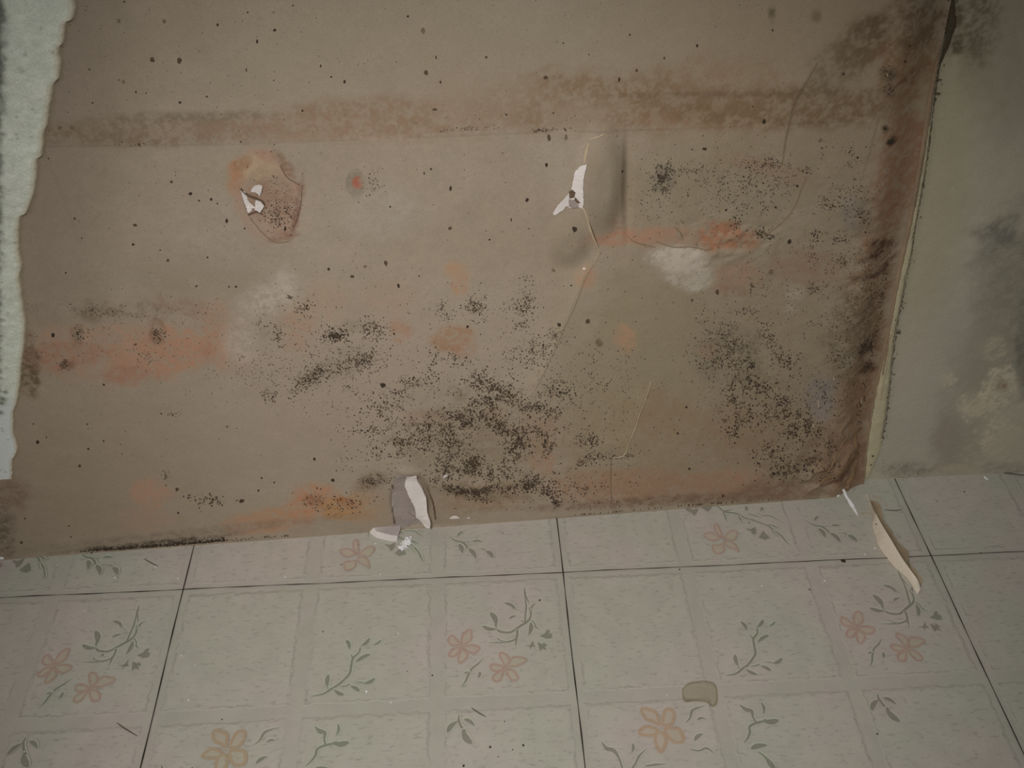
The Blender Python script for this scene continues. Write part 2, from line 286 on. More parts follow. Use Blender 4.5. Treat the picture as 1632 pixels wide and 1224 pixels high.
# ------------------------------------------------------------ mould speckles on it
DOTS = [ # x, y, rx, ry, rot, count, size px
 (594,524,22,18,0,200,1.1),(535,535,16,11,0,190,1.3),(506,597,38,13,-32,380,1.1),(572,577,34,17,-8,330,1.1),(553,618,12,6,0,30,.9),(480,612,18,8,-20,60,1),
 (758,487,16,20,0,190,1.1),(701,487,10,20,30,40,1),(717,504,15,8,0,40,1),(838,464,18,22,0,80,1),(831,489,22,13,0,130,1.1),(831,517,14,9,0,50,1),(851,556,36,22,-15,230,1.1),(882,532,13,10,-30,60,1),
 (691,590,10,30,0,70,1.3),(731,574,28,9,15,60,1.3),(655,609,20,8,0,100,1.1),(634,628,16,15,0,70,1.2),(607,641,26,20,0,60,1.3),(620,658,30,18,0,100,1.3),(594,685,26,12,0,90,1.2),
 (771,606,30,16,10,190,1.2),(781,634,36,26,-10,340,1.3),(754,665,44,16,5,260,1.3),(728,678,36,22,-20,260,1.2),(801,681,28,10,30,190,1.4),(825,711,18,24,10,240,1.5),(771,748,42,14,8,230,1.4),(754,740,9,18,0,130,1.6),
 (721,715,22,36,10,330,1.2),(711,750,22,16,0,150,1.2),(674,701,30,22,0,190,1.2),(640,708,18,18,0,110,1.3),(680,678,32,12,0,140,1.2),(858,651,34,14,10,220,1.3),(808,628,16,14,0,110,1.3),(888,624,26,16,10,120,1.3),
 (861,688,30,12,10,110,1.3),(871,711,12,14,0,90,1.3),(935,702,18,12,0,90,1.3),(938,731,26,8,-20,90,1.3),(851,768,36,12,0,200,1.2),(808,778,42,7,-6,210,1.4),(754,788,26,7,15,190,1.5),(861,782,40,7,10,130,1.4),(888,800,6,8,0,50,1.4),
 (938,776,26,10,0,60,1.2),(989,726,26,4,-2,60,1),(607,721,26,14,15,60,1.4),(655,780,10,10,0,10,1),(700,772,24,6,30,50,1.1),(725,782,20,5,20,70,1.3),
 (770,680,210,110,0,800,1.0),(925,610,95,70,0,230,1.0),(660,560,160,90,0,200,.9),(470,560,90,60,0,220,.9),
 (1151,562,40,42,0,560,1.1),(1192,589,18,26,-30,160,1.2),(1225,537,12,18,-30,90,1.2),(1253,575,28,17,35,140,1.2),(1192,613,24,10,0,110,1.4),(1232,637,40,18,15,190,1.4),(1269,664,34,18,20,160,1.4),(1171,640,18,24,0,90,1.4),
 (1202,668,34,12,0,110,1.4),(1283,693,38,17,10,200,1.4),(1229,721,28,14,0,100,1.4),(1263,745,46,13,-10,190,1.5),(1168,684,11,14,-30,60,1.4),(1310,628,24,24,0,110,1),(1188,498,22,8,-5,45,1),(1198,457,4,12,0,28,1.1),
 (1215,448,16,12,0,16,1.1),(1303,461,15,9,0,55,1.1),(1350,415,32,14,-20,110,1),(1296,412,7,12,0,30,1),(1293,515,12,7,0,26,.9),(1337,565,20,28,0,70,1.1),(1340,520,26,26,0,110,.9),(1240,600,110,120,0,420,1),(1270,430,100,60,0,110,.9),
 (1094,270,22,9,0,80,1),(1056,283,15,22,0,240,1.2),(1225,262,40,11,0,150,1),(1208,291,52,20,0,170,1.1),(1158,294,40,28,0,110,1.1),(1192,325,52,12,10,90,1),(1283,270,12,9,0,22,1.3),(1357,306,30,14,0,100,1),(1323,325,24,11,0,90,1.1),
 (1374,345,13,14,0,90,1.1),(1337,380,12,9,0,55,1),(1215,374,18,7,10,80,1.3),(1171,356,8,12,20,42,1.2),(1354,250,15,18,0,32,1.1),(1310,233,4,12,0,14,1.1),(1300,378,9,14,0,44,1.2),(1418,117,11,12,0,60,1),(1418,145,10,7,0,40,1),
 (1200,310,160,80,0,260,.9),(1120,320,60,40,0,80,.9),(1050,330,60,60,0,60,.9),
 (443,342,22,20,0,170,1.2),(430,300,40,50,0,70,.9),(590,292,18,22,0,60,1),(330,797,28,9,5,48,1.6),(265,757,4,10,0,16,1.3),(385,798,6,2,0,8,1.8),(432,628,14,12,0,65,1.1),(443,538,9,18,0,60,1.1),(486,492,12,10,0,46,1.3),(415,517,12,10,0,26,1),
 (420,592,60,22,0,150,.8),(275,660,13,2,0,16,1.1),(127,534,12,12,0,40,1.1),(251,534,9,10,0,60,1.1),(165,496,34,10,0,90,.9),(190,530,130,40,0,240,.8),(105,582,12,6,0,60,1),(230,570,30,14,0,50,.9),(462,474,6,4,0,24,1),
 (550,805,34,13,-8,70,1.2),(500,800,24,14,0,40,1.1),(598,766,20,9,0,80,1.1),(748,205,38,4,-4,50,1),(870,208,36,3,-2,50,1.1),(225,228,20,3,0,26,1),
 (1385,560,13,14,0,90,1.4),(1400,600,8,8,0,30,1.3),(1385,475,30,34,0,160,1),(1345,630,22,40,0,70,1),(1395,420,26,26,0,90,1),(1370,540,26,30,0,70,1),(1320,745,30,16,-10,70,1.4),
 (1060,700,120,80,0,70,.9),(300,640,260,80,0,60,.8),(816,420,560,200,0,420,.75),(720,100,700,95,0,260,.75),(300,120,200,100,0,60,.7),(600,300,400,80,0,120,.75),(760,560,420,120,0,280,.8),
]
SPOTS = [(198,3,1.7),(189,33,3.2,.4),(262,34,3,.3),(395,19,1.6),(436,19,1.2),(467,8,1.6),(347,39,2.2),(438,47,2.6),(410,65,2.0,1,2.2),(243,95,4.2,.6),(286,96,3.8,.6,1.3),(143,110,1.5),(393,110,1.3,1,2.4),(511,105,1.3,1,2),(528,122,1.7),(437,127,1.2),
 (197,130,2.8,.5),(190,127,1.8,.5),(217,146,1.8),(233,148,1.5),(148,163,1.6),(287,163,2.3),(330,153,2.1,.6),(482,176,1.9),(384,225,1.5),(78,251,1.8,.6),(115,203,3,.3),(96,203,3,.3),(274,288,2.4,.6),(304,307,3),(337,316,2.4),(318,318,1.6),
 (347,323,1.5),(362,351,2.4,1,1.4),(390,363,1.6),(120,347,1.9),(216,357,3,.7),(213,388,2.2),(256,397,1.5),(131,378,1.2),(454,366,2.4,1,1.6),(549,130,2,1,1.5),(650,26,2),(674,49,3.6,.45,1.6),(679,116,3.4,.7,1.3),(695,92,1.2,1,2.6),(702,131,1.5,1,2.2),
 (775,91,2.2,.6),(870,125,3.4,.6),(898,70,1.4),(939,88,1.2),(1015,113,2.6,.7),(987,128,2,1,2.2),(1059,93,1.5,1,1.7),(1004,56,1.4,1,1.8),(693,175,4,.6,.5),(882,181,1.7),(807,183,1.7),(687,269,2),(676,276,1.2,1,2.4),(718,300,2.2,1,1.9),(840,318,3,.8),
 (871,262,2.3,1,1.6),(717,364,3,.7),(622,329,1.9),(915,362,4,.9),(875,219,3,.6,2),(902,219,2.6,.5,2),(992,272,2),(843,364,1.4),(780,382,1.7),(815,350,1.2,1,2.4),(610,614,4.6,1,.9),(745,520,2.4),(891,516,3.2),(937,512,3.6,.6,1.2),(887,665,3.4,.5),
 (955,546,6,.35),(882,430,3,.5),(615,420,3,.7,1.6),(635,455,2.4,.8,1.5),(561,441,3.4,.6,.8),(582,425,3,.5,.9),(668,440,1.4),(628,532,1.9),(910,453,1.6),(1103,478,2),(1094,649,2),(1080,690,2),(1099,747,2.2),(1217,193,3,1,1.3),(1123,237,4,.8,.6),
 (1111,73,2,1,1.4),(1344,117,3,.6,.8),(1231,48,2,.6),(1229,434,5,.5),(1143,466,3,.6,1.3),(1422,228,6,.8,.8),(1444,100,2.4,.8),(165,703,1.6),(139,676,1.4),(127,742,2.6,.7),(141,715,2,.8),(60,705,2.8,.9,1.2),(53,676,1.4),(74,697,1.4),(105,434,1.7),
 (84,535,2.6,.8,1.6),(165,614,2),(216,549,1.8),(268,414,2.6,.6),(313,456,1.9),(365,457,1.6),(376,457,2),(331,409,1.6),(524,429,2.4),(362,680,2,.5),(501,732,2.4,.8),(412,782,2),(417,762,1.7),(437,769,1.7),(530,766,3,.9),(282,780,3,.7),(384,799,3,1),(200,688,1,.6),
 (1452,75,2,.8),(1103,238,1.6),(1379,370,1.9),(1258,385,3,.9,1.5),(1157,335,2.2),(1236,330,2),(1270,296,2.2),(1216,291,1.6),(1366,250,2,.9),(1233,755,3,.9),(1410,205,2.6,.8),(1200,170,1.6),(284,817,2),(146,882,2,.8),(110,838,1.4),(113,856,1.3),(1152,790,2),(40,826,1.6,.8),(34,865,2.4,.6)]
def dots_mesh(fn_pt, lift, dots, spots, extra=None):
    Vs = []; Fs = []; mi = []; k = 0
    def add(u, v, r, ar=1.0, mat_i=0, rot=None):
        nonlocal k
        nn = 6 if r < 2 else 10
        a0 = random.random()*6.28 if rot is None else rot
        ang = np.linspace(0, 2*np.pi, nn, endpoint=False); rr = r*(.75+.5*rng.random(nn))
        el = .6+.4*random.random() if ar == 1.0 else 1
        x = rr*np.cos(ang)*el; y = rr*np.sin(ang)
        if ar != 1.0: y = y*ar
        else: x, y = x*math.cos(a0)-y*math.sin(a0), x*math.sin(a0)+y*math.cos(a0)
        Vs.append(np.stack([u+x, v+y], 1)); Fs.append(list(range(k, k+nn))); mi.append(mat_i); k += nn
    for d in dots:
        cx, cy, rx, ry, rot, cnt, sz = d[:7]; mt = d[7] if len(d) > 7 else None
        th = math.radians(rot); made = 0; tries = 0
        while made < cnt*1.35 and tries < cnt*16:
            tries += 1
            if cnt > 40 and rx > 100: q = random.uniform(-1.2, 1.2); p = random.uniform(-1.2, 1.2)
            else: q = random.gauss(0, .6); p = random.gauss(0, .6)
            x = cx+rx*p*math.cos(th)-ry*q*math.sin(th); y = cy+rx*p*math.sin(th)+ry*q*math.cos(th)
            nv = float(fbm(np.array(x/11.), np.array(y/11.), 3, 40))
            if random.random() > sstep(.34, .58, nv)*.78+.22: continue
            lim = {True: 1e9}.get(True)
            if x > np.interp(y, EDGE[:, 1], EDGE[:, 0])-4 or y > 893-x*.0772-3 or y < 0 and random.random() < .3: continue
            if np.interp(y, SL[:, 1], SL[:, 0])+3 > x: continue
            if ((x-655)/30)**2+((y-792)/38)**2 < 1: continue
            made += 1
            add(x, y, sz*random.choice((.45, .55, .65, .8, 1.0, 1.25))*.95, 1.0, mt if mt is not None else (0 if random.random() < .6 else 1))
    for s in spots:
        add(s[0], s[1], s[2]*.95, s[4] if len(s) > 4 else 1.0001, 0 if (len(s) < 4 or s[3] > .75) else (1 if s[3] > .55 else 2))
    if extra: extra(add)
    UV = np.vstack(Vs); P = fn_pt(UV[:, 0], UV[:, 1]); Q = wall_pos(P[:, 0], P[:, 2], lift)
    return Q, Fs, mi
SL = np.array([(121.7,0),(121,16),(117.6,29),(108.6,32),(104.6,49),(102,67),(96.4,72),(96.6,86),(101,96),(98,106),(95,122),(88,129),(85,147),(80,172),(78,194),(71,214),(69,246),(62,250),(58.6,285),(53.6,311),(43.5,337),(35,341),(32,362),(31,395),(37,417),(32,437),(35,467),(41,511),(40,544),(35,577),(33,608),(28,641),(22,656),(22,688),(29,711),(25,725),(21,729),(20,762)], float)
def extra(add):
    for i in range(620):                    # black line along the foot of the wall
        x = 128+230*random.random()**.75; yb = 893-x*.0772; add(x, yb-3-abs(random.gauss(0, 2.6))*(.5+.6*(x-128)/230), random.choice((.8, 1.1, 1.5)), 1.0, 0)
    for i in range(60):
        x = random.uniform(355, 460); add(x, 893-x*.0772-3-abs(random.gauss(0, 1.5)), random.choice((.7, 1.)), 1.0, 0)
    for i in range(120):
        y = random.uniform(400, 700); x = np.interp(y, EDGE[:, 1], EDGE[:, 0])-4-abs(random.gauss(0, 6)); add(x, y, random.choice((.8, 1.1, 1.5)), 1.0, 0)
    for i in range(60):
        x = random.uniform(900, 1240); add(x, 893-x*.0772-3, random.choice((.6, .8)), 2.0, 0)
md0 = mat('black_mould', (50, 41, 33), rough=.95, fine=.2, bump=0); md1 = mat('brown_mould', (72, 60, 47), rough=.95, fine=.2, bump=0); md2 = mat('faint_mould', (96, 83, 66), rough=.95, fine=.2, bump=0)
Q, Fs, mi = dots_mesh(W, .00012, DOTS, SPOTS, extra)
o = mesh_obj('mould_speckles', Q, Fs, [md0, md1, md2], wall, mi=mi); tag(o, 'black and brown mould speckles on the brown paper', kind='stuff')

# ------------------------------------------------------------ torn edges, holes, flaps on the wall
def px_ribbon(name, pts, width, m, parent, fn=None, lift0=.0002, lift1=.0008, jag=.35, k=5, one_side=0):
    L = catmull(pts, k); nl = len(L); V = []
    wd = np.interp(np.linspace(0, 1, nl), np.linspace(0, 1, len(width)), width) if isinstance(width, (list, tuple)) else np.full(nl, width)
    T = np.gradient(L, axis=0); T /= np.linalg.norm(T, axis=1)[:, None]+1e-9; Nn = np.stack([-T[:, 1], T[:, 0]], 1)
    for i in range(nl):
        a = wd[i]*(.5+jag*(random.random()-.5)); b = wd[i]*(.5+jag*(random.random()-.5))
        for c, lf in ((-a, lift0), (0, lift1), (b, lift0)):
            p = L[i]+Nn[i]*c; q = W(p[0], p[1]); V.append(wall_pos(q[0], q[2], lf))
    Fq = grid_faces(nl, 3)
    return mesh_obj(name, np.array(V), Fq, m, parent, smooth=True)
m_torn = mat('torn_paper_fibre', (150, 136, 112), rough=.95, fine=.2, scale=2500)
m_tornd = mat('torn_paper_dark', (104, 90, 68), rough=.95, fine=.2, scale=2500)
m_plast = mat('bare_gypsum', (180, 173, 168), rough=.95, fine=.12, scale=1500, bump=.5, coarse=.06)
m_grey = mat('grey_plaster', (128, 118, 112), rough=.95, fine=.12, scale=1500, bump=.5, coarse=.08)
m_rim = mat('dark_torn_rim', (84, 68, 54), rough=.95, fine=.2, scale=1500)
for nm, pts, wdt, mm in (('torn_edge', T_MAIN, [.6, 1.3, 1.5, 1.3, 1.7, .8], m_torn), ('torn_edge', T_LOW, [1, 2, 2, 2, 1], m_torn), ('torn_edge', T_UP, [.6, 1.2, 1.2, 1], m_tornd),
    ('torn_edge', T_R, [.5, .9, .7, 1.2], m_tornd), ('torn_edge', [(974,728),(973,760),(974,800)], 1, m_tornd), ('torn_edge', [(1045,385),(1075,394),(1100,393),(1125,398),(1136,396)], [.6, 1.4, 1.4, .8], m_tornd),
    ('torn_edge', [(1000,378),(1012,386),(1030,391),(1045,394)], [.8, 1.5, 1], m_tornd), ('torn_edge', [(1075,362),(1084,370),(1088,382)], [1, 1.8, 1], m_tornd),
    ('torn_edge', [(928,328),(934,340),(938,355),(943,372),(950,388),(957,402)], [3, 3.5, 3, 2.4, 1.2], m_torn), ('torn_edge', [(932,334),(940,356),(946,372),(957,404)], [1, 1.4, 1], m_rim),
    ('torn_edge', [(962,211),(950,216),(940,220)], [1.5, 2, 1], m_torn), ('torn_edge', [(938,226),(933,240),(931,256)], [2.5, 4, 2.5], m_torn)):
    px_ribbon(nm, pts, wdt, mm, wall)

def patch(name, poly, m, parent, lift=.0006, jag=.6, thick=.0006, curl=None):
    """a jagged flat piece lying on the wall, outline given clockwise, with real thickness"""
    P = np.array(poly, float); out = []
    for i in range(len(P)):
        a = P[i]; b = P[(i+1) % len(P)]; n = max(1, int(np.hypot(*(b-a))/2.5))
        for j in range(n):
            q = a+(b-a)*j/n
            out.append(q + (0 if j == 0 else 1)*np.array([random.uniform(-jag, jag), random.uniform(-jag, jag)]))
    out = np.array(out); n = len(out)
    X = W(out[:, 0], out[:, 1]); lf = np.full(n, lift) if curl is None else np.array([curl(p) for p in out])
    top = wall_pos(X[:, 0], X[:, 2]); top[:, 1] -= lf; bot = wall_pos(X[:, 0], X[:, 2]); bot[:, 1] -= np.maximum(lf-thick, -.0002)
    V = np.vstack([top, bot]); Fc = [list(range(n)), list(range(2*n-1, n-1, -1))]+[[i, i+n, (i+1) % n+n, (i+1) % n] for i in range(n)]
    o = mesh_obj(name, V, Fc, m, parent); bm = bmesh.new(); bm.from_mesh(o.data); bmesh.ops.triangulate(bm, faces=[f for f in bm.faces if len(f.verts) > 4]); bmesh.ops.recalc_face_normals(bm, faces=bm.faces); bm.to_mesh(o.data); bm.free()
    return o
# hole A: the split beside the blister
tag(patch('exposed_plaster', [(934,257),(930,275),(928,296),(929,315),(928,328),(921,329),(915,328),(908,330),(903,326),(896,334),(883,341),(881,338),(889,325),(904,309),(910,305),(912,290),(916,272),(925,262)], m_plast, wall, .0012), 'white bare plaster in a three-pointed tear')
patch('loose_fragment', [(906,315),(921,318),(922,328),(912,329),(906,326)], m_grey, wall, .0018)
patch('loose_fragment', [(906,303),(912,300),(917,304),(914,312),(907,313)], m_rim, wall, .002, .4)
patch('loose_fragment', [(916,311),(921,316),(924,319),(919,320),(915,316)], m_rim, wall, .0021, .4)
# hole B: rust patch
for i, pl in enumerate(([(384,300),(391,303),(395,314),(400,325),(402,334),(396,338),(392,326),(387,313)], [(406,295),(413,294),(418,296),(417,304),(414,313),(408,306),(400,304),(402,299)], [(399,321),(407,330),(396,330)], [(408,318),(415,320),(421,328),(415,338),(406,332)])):
    tag(patch('exposed_plaster', pl, m_plast, wall, .0011+.0002*i, .5), 'white plaster fleck inside the rust-rimmed stain')
px_ribbon('torn_edge', [(384,298),(395,309),(408,316),(418,322),(422,328)], [1, 2.2, 2, 1], m_rim, wall, lift1=.0022)
px_ribbon('torn_edge', [(385,302),(390,322),(397,342)], [.8, 1.4, .8], m_rim, wall, lift1=.0014)
px_ribbon('torn_edge', [(397,340),(408,337),(418,342)], [.8, 1.2, .8], m_rim, wall, lift1=.0016)
px_ribbon('torn_edge', [(482,296),(480,320),(475,345),(468,362)], [.5, 1.1, .6], m_rim, wall)
px_ribbon('torn_edge', [(447,262),(456,280),(470,290),(478,294)], [.5, 1.2, .6], m_rim, wall)
px_ribbon('torn_edge', [(398,345),(420,372),(440,386),(462,384)], [.8, 1.2, .8], m_tornd, wall)
# hole C: broken foot of the wall
tag(patch('exposed_plaster', [(625,772),(632,758),(644,752),(655,753),(660,760),(668,785),(676,812),(676,836),(655,840),(634,842),(626,842),(624,805)], m_grey, wall, .0005), 'grey bare plaster in the broken foot of the wall')
tag(patch('plaster_flap', [(648,760.5),(655,762),(661,760),(664,758),(664.6,768),(672,777.5),(679.6,793),(681,810),(686,819),(685.5,828),(678,828),(672,825),(663,817),(662,808),(659,801),(651.5,788),(645,775)], m_plast, wall, .003, .5, .003, curl=lambda p: .0025+.008*max(0, min(1, (p[1]-758)/60.))), 'white curled flap of plaster')
px_ribbon('torn_edge', [(626,772),(628,790),(626,812),(629,834)], [5, 3, 3, 5], m_rim, wall, lift1=.0015)  # dark strip painted in for the shade inside the hole's left side
px_ribbon('torn_edge', [(628,785),(627,797),(626,808)], [2, 2.4, 1.4], m_plast, wall, lift1=.0022)
px_ribbon('torn_edge', [(632,817),(645,816),(657,811),(662,816)], [1.5, 2, 5, 2], m_rim, wall, lift1=.0016)
px_ribbon('torn_edge', [(680,780),(688,796),(692,812),(694,828)], [1.5, 3, 3, 2], m_rim, wall, lift1=.0012)
patch('loose_fragment', [(636,820),(650,819),(664,828),(656,834),(648,833),(640,829)], m_grey, wall, .004, .5, .003)
patch('loose_fragment', [(706,759),(710,755),(714,756),(708,760)], m_plast, wall, .001, .3)
patch('loose_fragment', [(716,824),(722,820),(728,820),(733,824)], m_plast, wall, .002, .3)
patch('loose_fragment', [(744,824),(747,822),(750,824)], m_plast, wall, .002, .2)
patch('loose_fragment', [(928,425),(932,424),(933,427),(929,428)], m_plast, wall, .0012, .3)
for x, y, h in ((1304,642,6), (1296,677,4), (1328,602,3), (1378,650,6), (1398,560,3), (1413,118,3)):
    patch('loose_fragment', [(x-1, y-h), (x+.6, y-h+1), (x+1, y+h), (x-.6, y+h-1)], m_torn, wall, .0012, .2)
# crumpled paper at the lower right corner
m_crump = mat('damp_brown_paper', (104, 84, 62), rough=.85, fine=.15, scale=1300, bump=.4, coarse=.3)
px_ribbon('paper_fold', [(1362,679),(1366,700),(1370,722),(1371,742)], [1, 6, 7, 2], m_crump, wall, lift0=.0001, lift1=.0028, jag=.8, k=3)
px_ribbon('paper_fold', [(1374,735),(1368,758),(1358,778),(1352,786)], [2, 9, 12, 3], m_crump, wall, lift0=.0001, lift1=.0035, jag=.8, k=3)
px_ribbon('paper_fold', [(1305,768),(1325,752),(1345,742),(1366,738)], [1, 4, 7, 2], m_crump, wall, lift0=.0001, lift1=.002, jag=1.0, k=3)
px_ribbon('paper_fold', [(1312,752),(1330,727),(1348,702),(1360,682)], [.5, 3, 3, 1], m_crump, wall, lift0=.0001, lift1=.0014, jag=1.0, k=3)

# ------------------------------------------------------------ textured wallpaper left on the far left
sp = np.array([W(x, y) for x, y in SL]); z_b = sp[-1, 2]; oz = sp[::-1, 2]; ox = sp[::-1, 0]
for i in range(1, len(oz)):
    if oz[i] <= oz[i-1]: oz[i] = oz[i-1]+1e-4
zs = np.concatenate([np.linspace(z_b, ztop+.02, 520), np.linspace(ztop+.05, 1.5, 20)])
sx0 = W(-60, 600)[0]-.25
tl = np.concatenate([np.linspace(0, .55, 10), np.linspace(.56, .995, 190), [.9985, 1.0, 1.0003]])
RW = []
for z in zs:
    e = np.interp(z, oz, ox)+.0012*(float(fbm(np.array(z*300), np.array(1.), 3, 50))-.5)
    RW.append(sx0+(e-sx0)*tl)
Sg = np.array(RW); Zg = np.repeat(zs[:, None], Sg.shape[1], 1)
Zg = Zg.copy(); Pg = wall_pos(Sg, Zg)
tex = fbm(Sg*220, Zg*220, 3, 51); thick = np.full(Sg.shape, .0016)+tex*.0014*sstep(z_b+.07, z_b+.09, Zg)
thick[:, -1] = 0; thick[:, -2] = .0009; thick[0, :] = 0; thick[1, :] = np.minimum(thick[1, :], .0012)
Pg[..., 1] -= thick
cg = alb((174, 178, 164))*(1+(tex-.5)[..., None]*.22+(fbm(Sg*35, Zg*35, 3, 52)-.5)[..., None]*.22)
hi = sstep(.60, .72, fbm(Sg*160, Zg*160, 2, 53))[..., None]*.4; cg = cg*(1-hi)+alb((182, 184, 170))*hi
zsm = 1-sstep(z_b+.060, z_b+.085, Zg+.02*(fbm(Sg*60, Zg*60, 2, 54)-.5)); zsm = zsm[..., None]; cg = cg*(1-zsm)+alb((172, 176, 172))*zsm
ed = np.zeros(Sg.shape); ed[:, -5:] = .45; ed[:, -3:] = .8; ed[:3, :] = .8; ed = ed[..., None]; cg = cg*(1-ed)+alb((160, 150, 130))*ed
Lx = np.array([W(x, y)[[0, 2]] for x, y in ((13,0),(9,150),(6,300),(5,450),(3,600),(-6,700),(-14,760))])[::-1]
dm = Sg-np.interp(Zg, Lx[:, 1], Lx[:, 0]); mk = ((1-sstep(-.0045, .0025, dm+.006*(fbm(Sg*300, Zg*300, 3, 55)-.5)))*sstep(-.022, -.009, dm))[..., None]*.85; cg = cg*(1-mk)+alb((52, 50, 42))*mk
for (x, y, r) in ((6,633,6),(4,640,5),(2,655,5),(10,622,4)):
    p = W(x, y); mk = np.exp(-((Sg-p[0])**2+(Zg-p[2])**2)/(r*.00042)**2)[..., None]*.8; cg = cg*(1-mk)+alb((70, 68, 58))*mk
for i in range(26):
    y = random.uniform(0, 760); x = random.uniform(2, max(6, np.interp(y, SL[:, 1], SL[:, 0])-5)); p = W(x, y)
    mk = np.exp(-((Sg-p[0])**2+(Zg-p[2])**2)/(random.uniform(.0005, .0009))**2)[..., None]*.5; cg = cg*(1-mk)+alb((90, 90, 76))*mk
m_wp = mat('textured_wallpaper', attr='tint', rough=.8, fine=.09, scale=900, bump=.4)
wp = mesh_obj('wallpaper_strip', Pg.reshape(-1, 3), grid_faces(*Sg.shape), m_wp, cols=cg.reshape(-1, 3), smooth=True)
tag(wp, 'pale grey-green textured wallpaper remnant with torn edge left on the wall', 'wallpaper')

# ------------------------------------------------------------ wall to the right, set back
xs = np.concatenate([np.linspace(4.9*C, 7.9*C, 330), np.linspace(8.0*C, 1.9, 14)]); zs = np.concatenate([np.linspace(0, .5, 480), np.linspace(.51, 1.5, 20)])
S2, Z2 = np.meshgrid(xs, zs); Y2 = RA+RB*S2+(fbm(S2*8, Z2*8, 3, 60)-.5)*.003+(fbm(S2*120, Z2*120, 3, 61)-.5)*.0004
c2 = alb((142, 138, 120))*(1+(fbm(S2*12, Z2*12, 4, 62)-.5)[..., None]*np.array([.2, .14, .2])+(fbm(S2*90, Z2*90, 3, 63)-.5)[..., None]*.14)
RS = [(1470,620,110,200,0,(130,130,122),.7,.6,.5,.1),(1480,300,60,330,8,(138,128,96),.5,.6,.4,.1),(1600,60,60,160,0,(124,116,98),.6,.6,.5,.1),(1620,480,60,120,0,(110,108,94),.7,.5,.7,.15),(1560,560,50,60,20,(124,122,110),.5,.6,.6,.1),(1480,640,70,120,0,(138,134,124),.5,.6,.5,.1),
 (1510,700,24,50,0,(110,94,84),.5,.6,.6,.1),(1560,640,46,110,15,(122,118,104),.6,.5,.8,.15),(1590,370,38,24,-10,(100,100,92),.65,.5,.9,.4),(1570,385,16,14,0,(122,120,112),.5,.5,.9,.4),(1575,640,22,34,35,(156,152,132),.95,.4,1.1,.5),
 (1592,690,30,36,0,(152,148,128),.95,.4,1.1,.5),(1545,650,20,22,0,(150,146,126),.9,.45,1.2,.5),(1600,610,20,24,0,(154,150,132),.9,.4,1.2,.5),(1583,555,18,16,0,(140,138,120),.85,.5,1.2,.5),(1508,603,12,9,0,(150,146,128),.9,.45,1.2,.5),
 (1595,615,10,10,0,(120,104,86),.7,.5,.5),(1626,530,12,14,0,(140,138,124),.8,.5,1.2,.5),(1610,715,34,26,0,(144,140,124),.75,.5,1.1,.5),(1530,747,36,5,0,(140,134,114),.7,.6,1,.5),(1600,745,40,10,0,(124,118,110),.6,.5,.8,.4),(1632,560,14,60,0,(88,90,82),.6,.5,.9,.2),
 (1450,750,40,12,0,(100,98,84),.5,.6,.5),(1522,20,14,60,8,(84,76,56),.8,.5,.6),(1527,70,8,14,0,(70,62,44),.5,.5,.8),(1560,30,30,60,8,(96,86,66),.6,.6,.5)]
paint(c2, S2, Z2, R, RS)
m_rw = mat('painted_plaster', attr='tint', rough=.75, fine=.06, scale=1100, bump=.25)
wr = mesh_obj('wall_right', np.stack([S2, Y2, Z2], -1).reshape(-1, 3), grid_faces(*S2.shape)[:, ::1], m_rw, cols=c2.reshape(-1, 3), smooth=True)
tag(wr, 'grey-green painted wall with white efflorescence right of the torn edge', kind='structure')

# ------------------------------------------------------------ layered torn edge between the two walls
def layer(name, left, right, m, offs, parent, amp=.8, k=5):
    """strip between two pixel curves given as (y, x), lying on the set-back wall plane with its own offsets"""
    ys = np.arange(min(left[0][0], right[0][0]), left[-1][0]+.1, 3.0); V = []
    xl = np.interp(ys, [a[0] for a in left], [a[1] for a in left]); xr = np.interp(ys, [a[0] for a in right], [a[1] for a in right]); nc = len(offs)
    for i, y in enumerate(ys):
        a = xl[i]+random.uniform(-amp, amp)*.5; b = xr[i]+random.uniform(-amp, amp)
        for j in range(nc):
            q = R(a+(b-a)*j/(nc-1), y, -offs[j]-.0005*random.random()*(0 < j < nc-1)); V.append(q)
    V = np.array(V); V[:, 2] = np.maximum(V[:, 2], .0003)
    return mesh_obj(name, V, grid_faces(len(ys), nc), m, parent, smooth=False)
ex = [(y, x) for x, y in EDGE]
tpe = bpy.data.objects.new('torn_paper_edge', None); sc.collection.objects.link(tpe); p0 = R(1380, 760); tpe.location = (p0[0], p0[1]-.003, 0)
tag(tpe, 'layered torn edge of cream and pink paper running down between the walls', 'paper edge')
def under(o):
    o.parent = tpe; o.matrix_parent_inverse = Matrix.Translation(-Vector(tpe.location)); return o
m_cream = mat('cream_paper', (150, 142, 116), rough=.9, fine=.12, scale=1400, bump=.4, coarse=.1); m_pink = mat('pinkish_paper', (122, 104, 84), rough=.9, fine=.12, scale=1400, bump=.4, coarse=.12)
m_mould_shadow = mat('dark_mould_and_shadow', (64, 58, 44), rough=.95, fine=.3, scale=700, bump=.5)
cl = [(75,1499),(101,1490),(149,1480),(210,1471),(257,1464),(304,1456),(372,1443),(406,1434),(468,1424),(512,1417),(569,1404),(620,1394),(670,1385),(721,1378),(762,1376)]
cr = [(75,1500),(101,1496),(149,1488),(210,1479),(257,1471.5),(304,1463),(372,1451),(406,1443),(468,1430),(512,1422),(569,1409),(620,1398),(670,1389),(721,1382),(762,1379)]
tag(under(layer('paper_layer', cl, cr, m_pink, [.0045, .0062, .004], None)), 'pinkish inner layer')
dl = [(330,1458),(372,1449),(406,1441),(440,1434),(468,1428),(490,1424),(512,1421),(540,1413),(569,1407),(620,1397),(670,1388),(721,1381),(764,1379)]
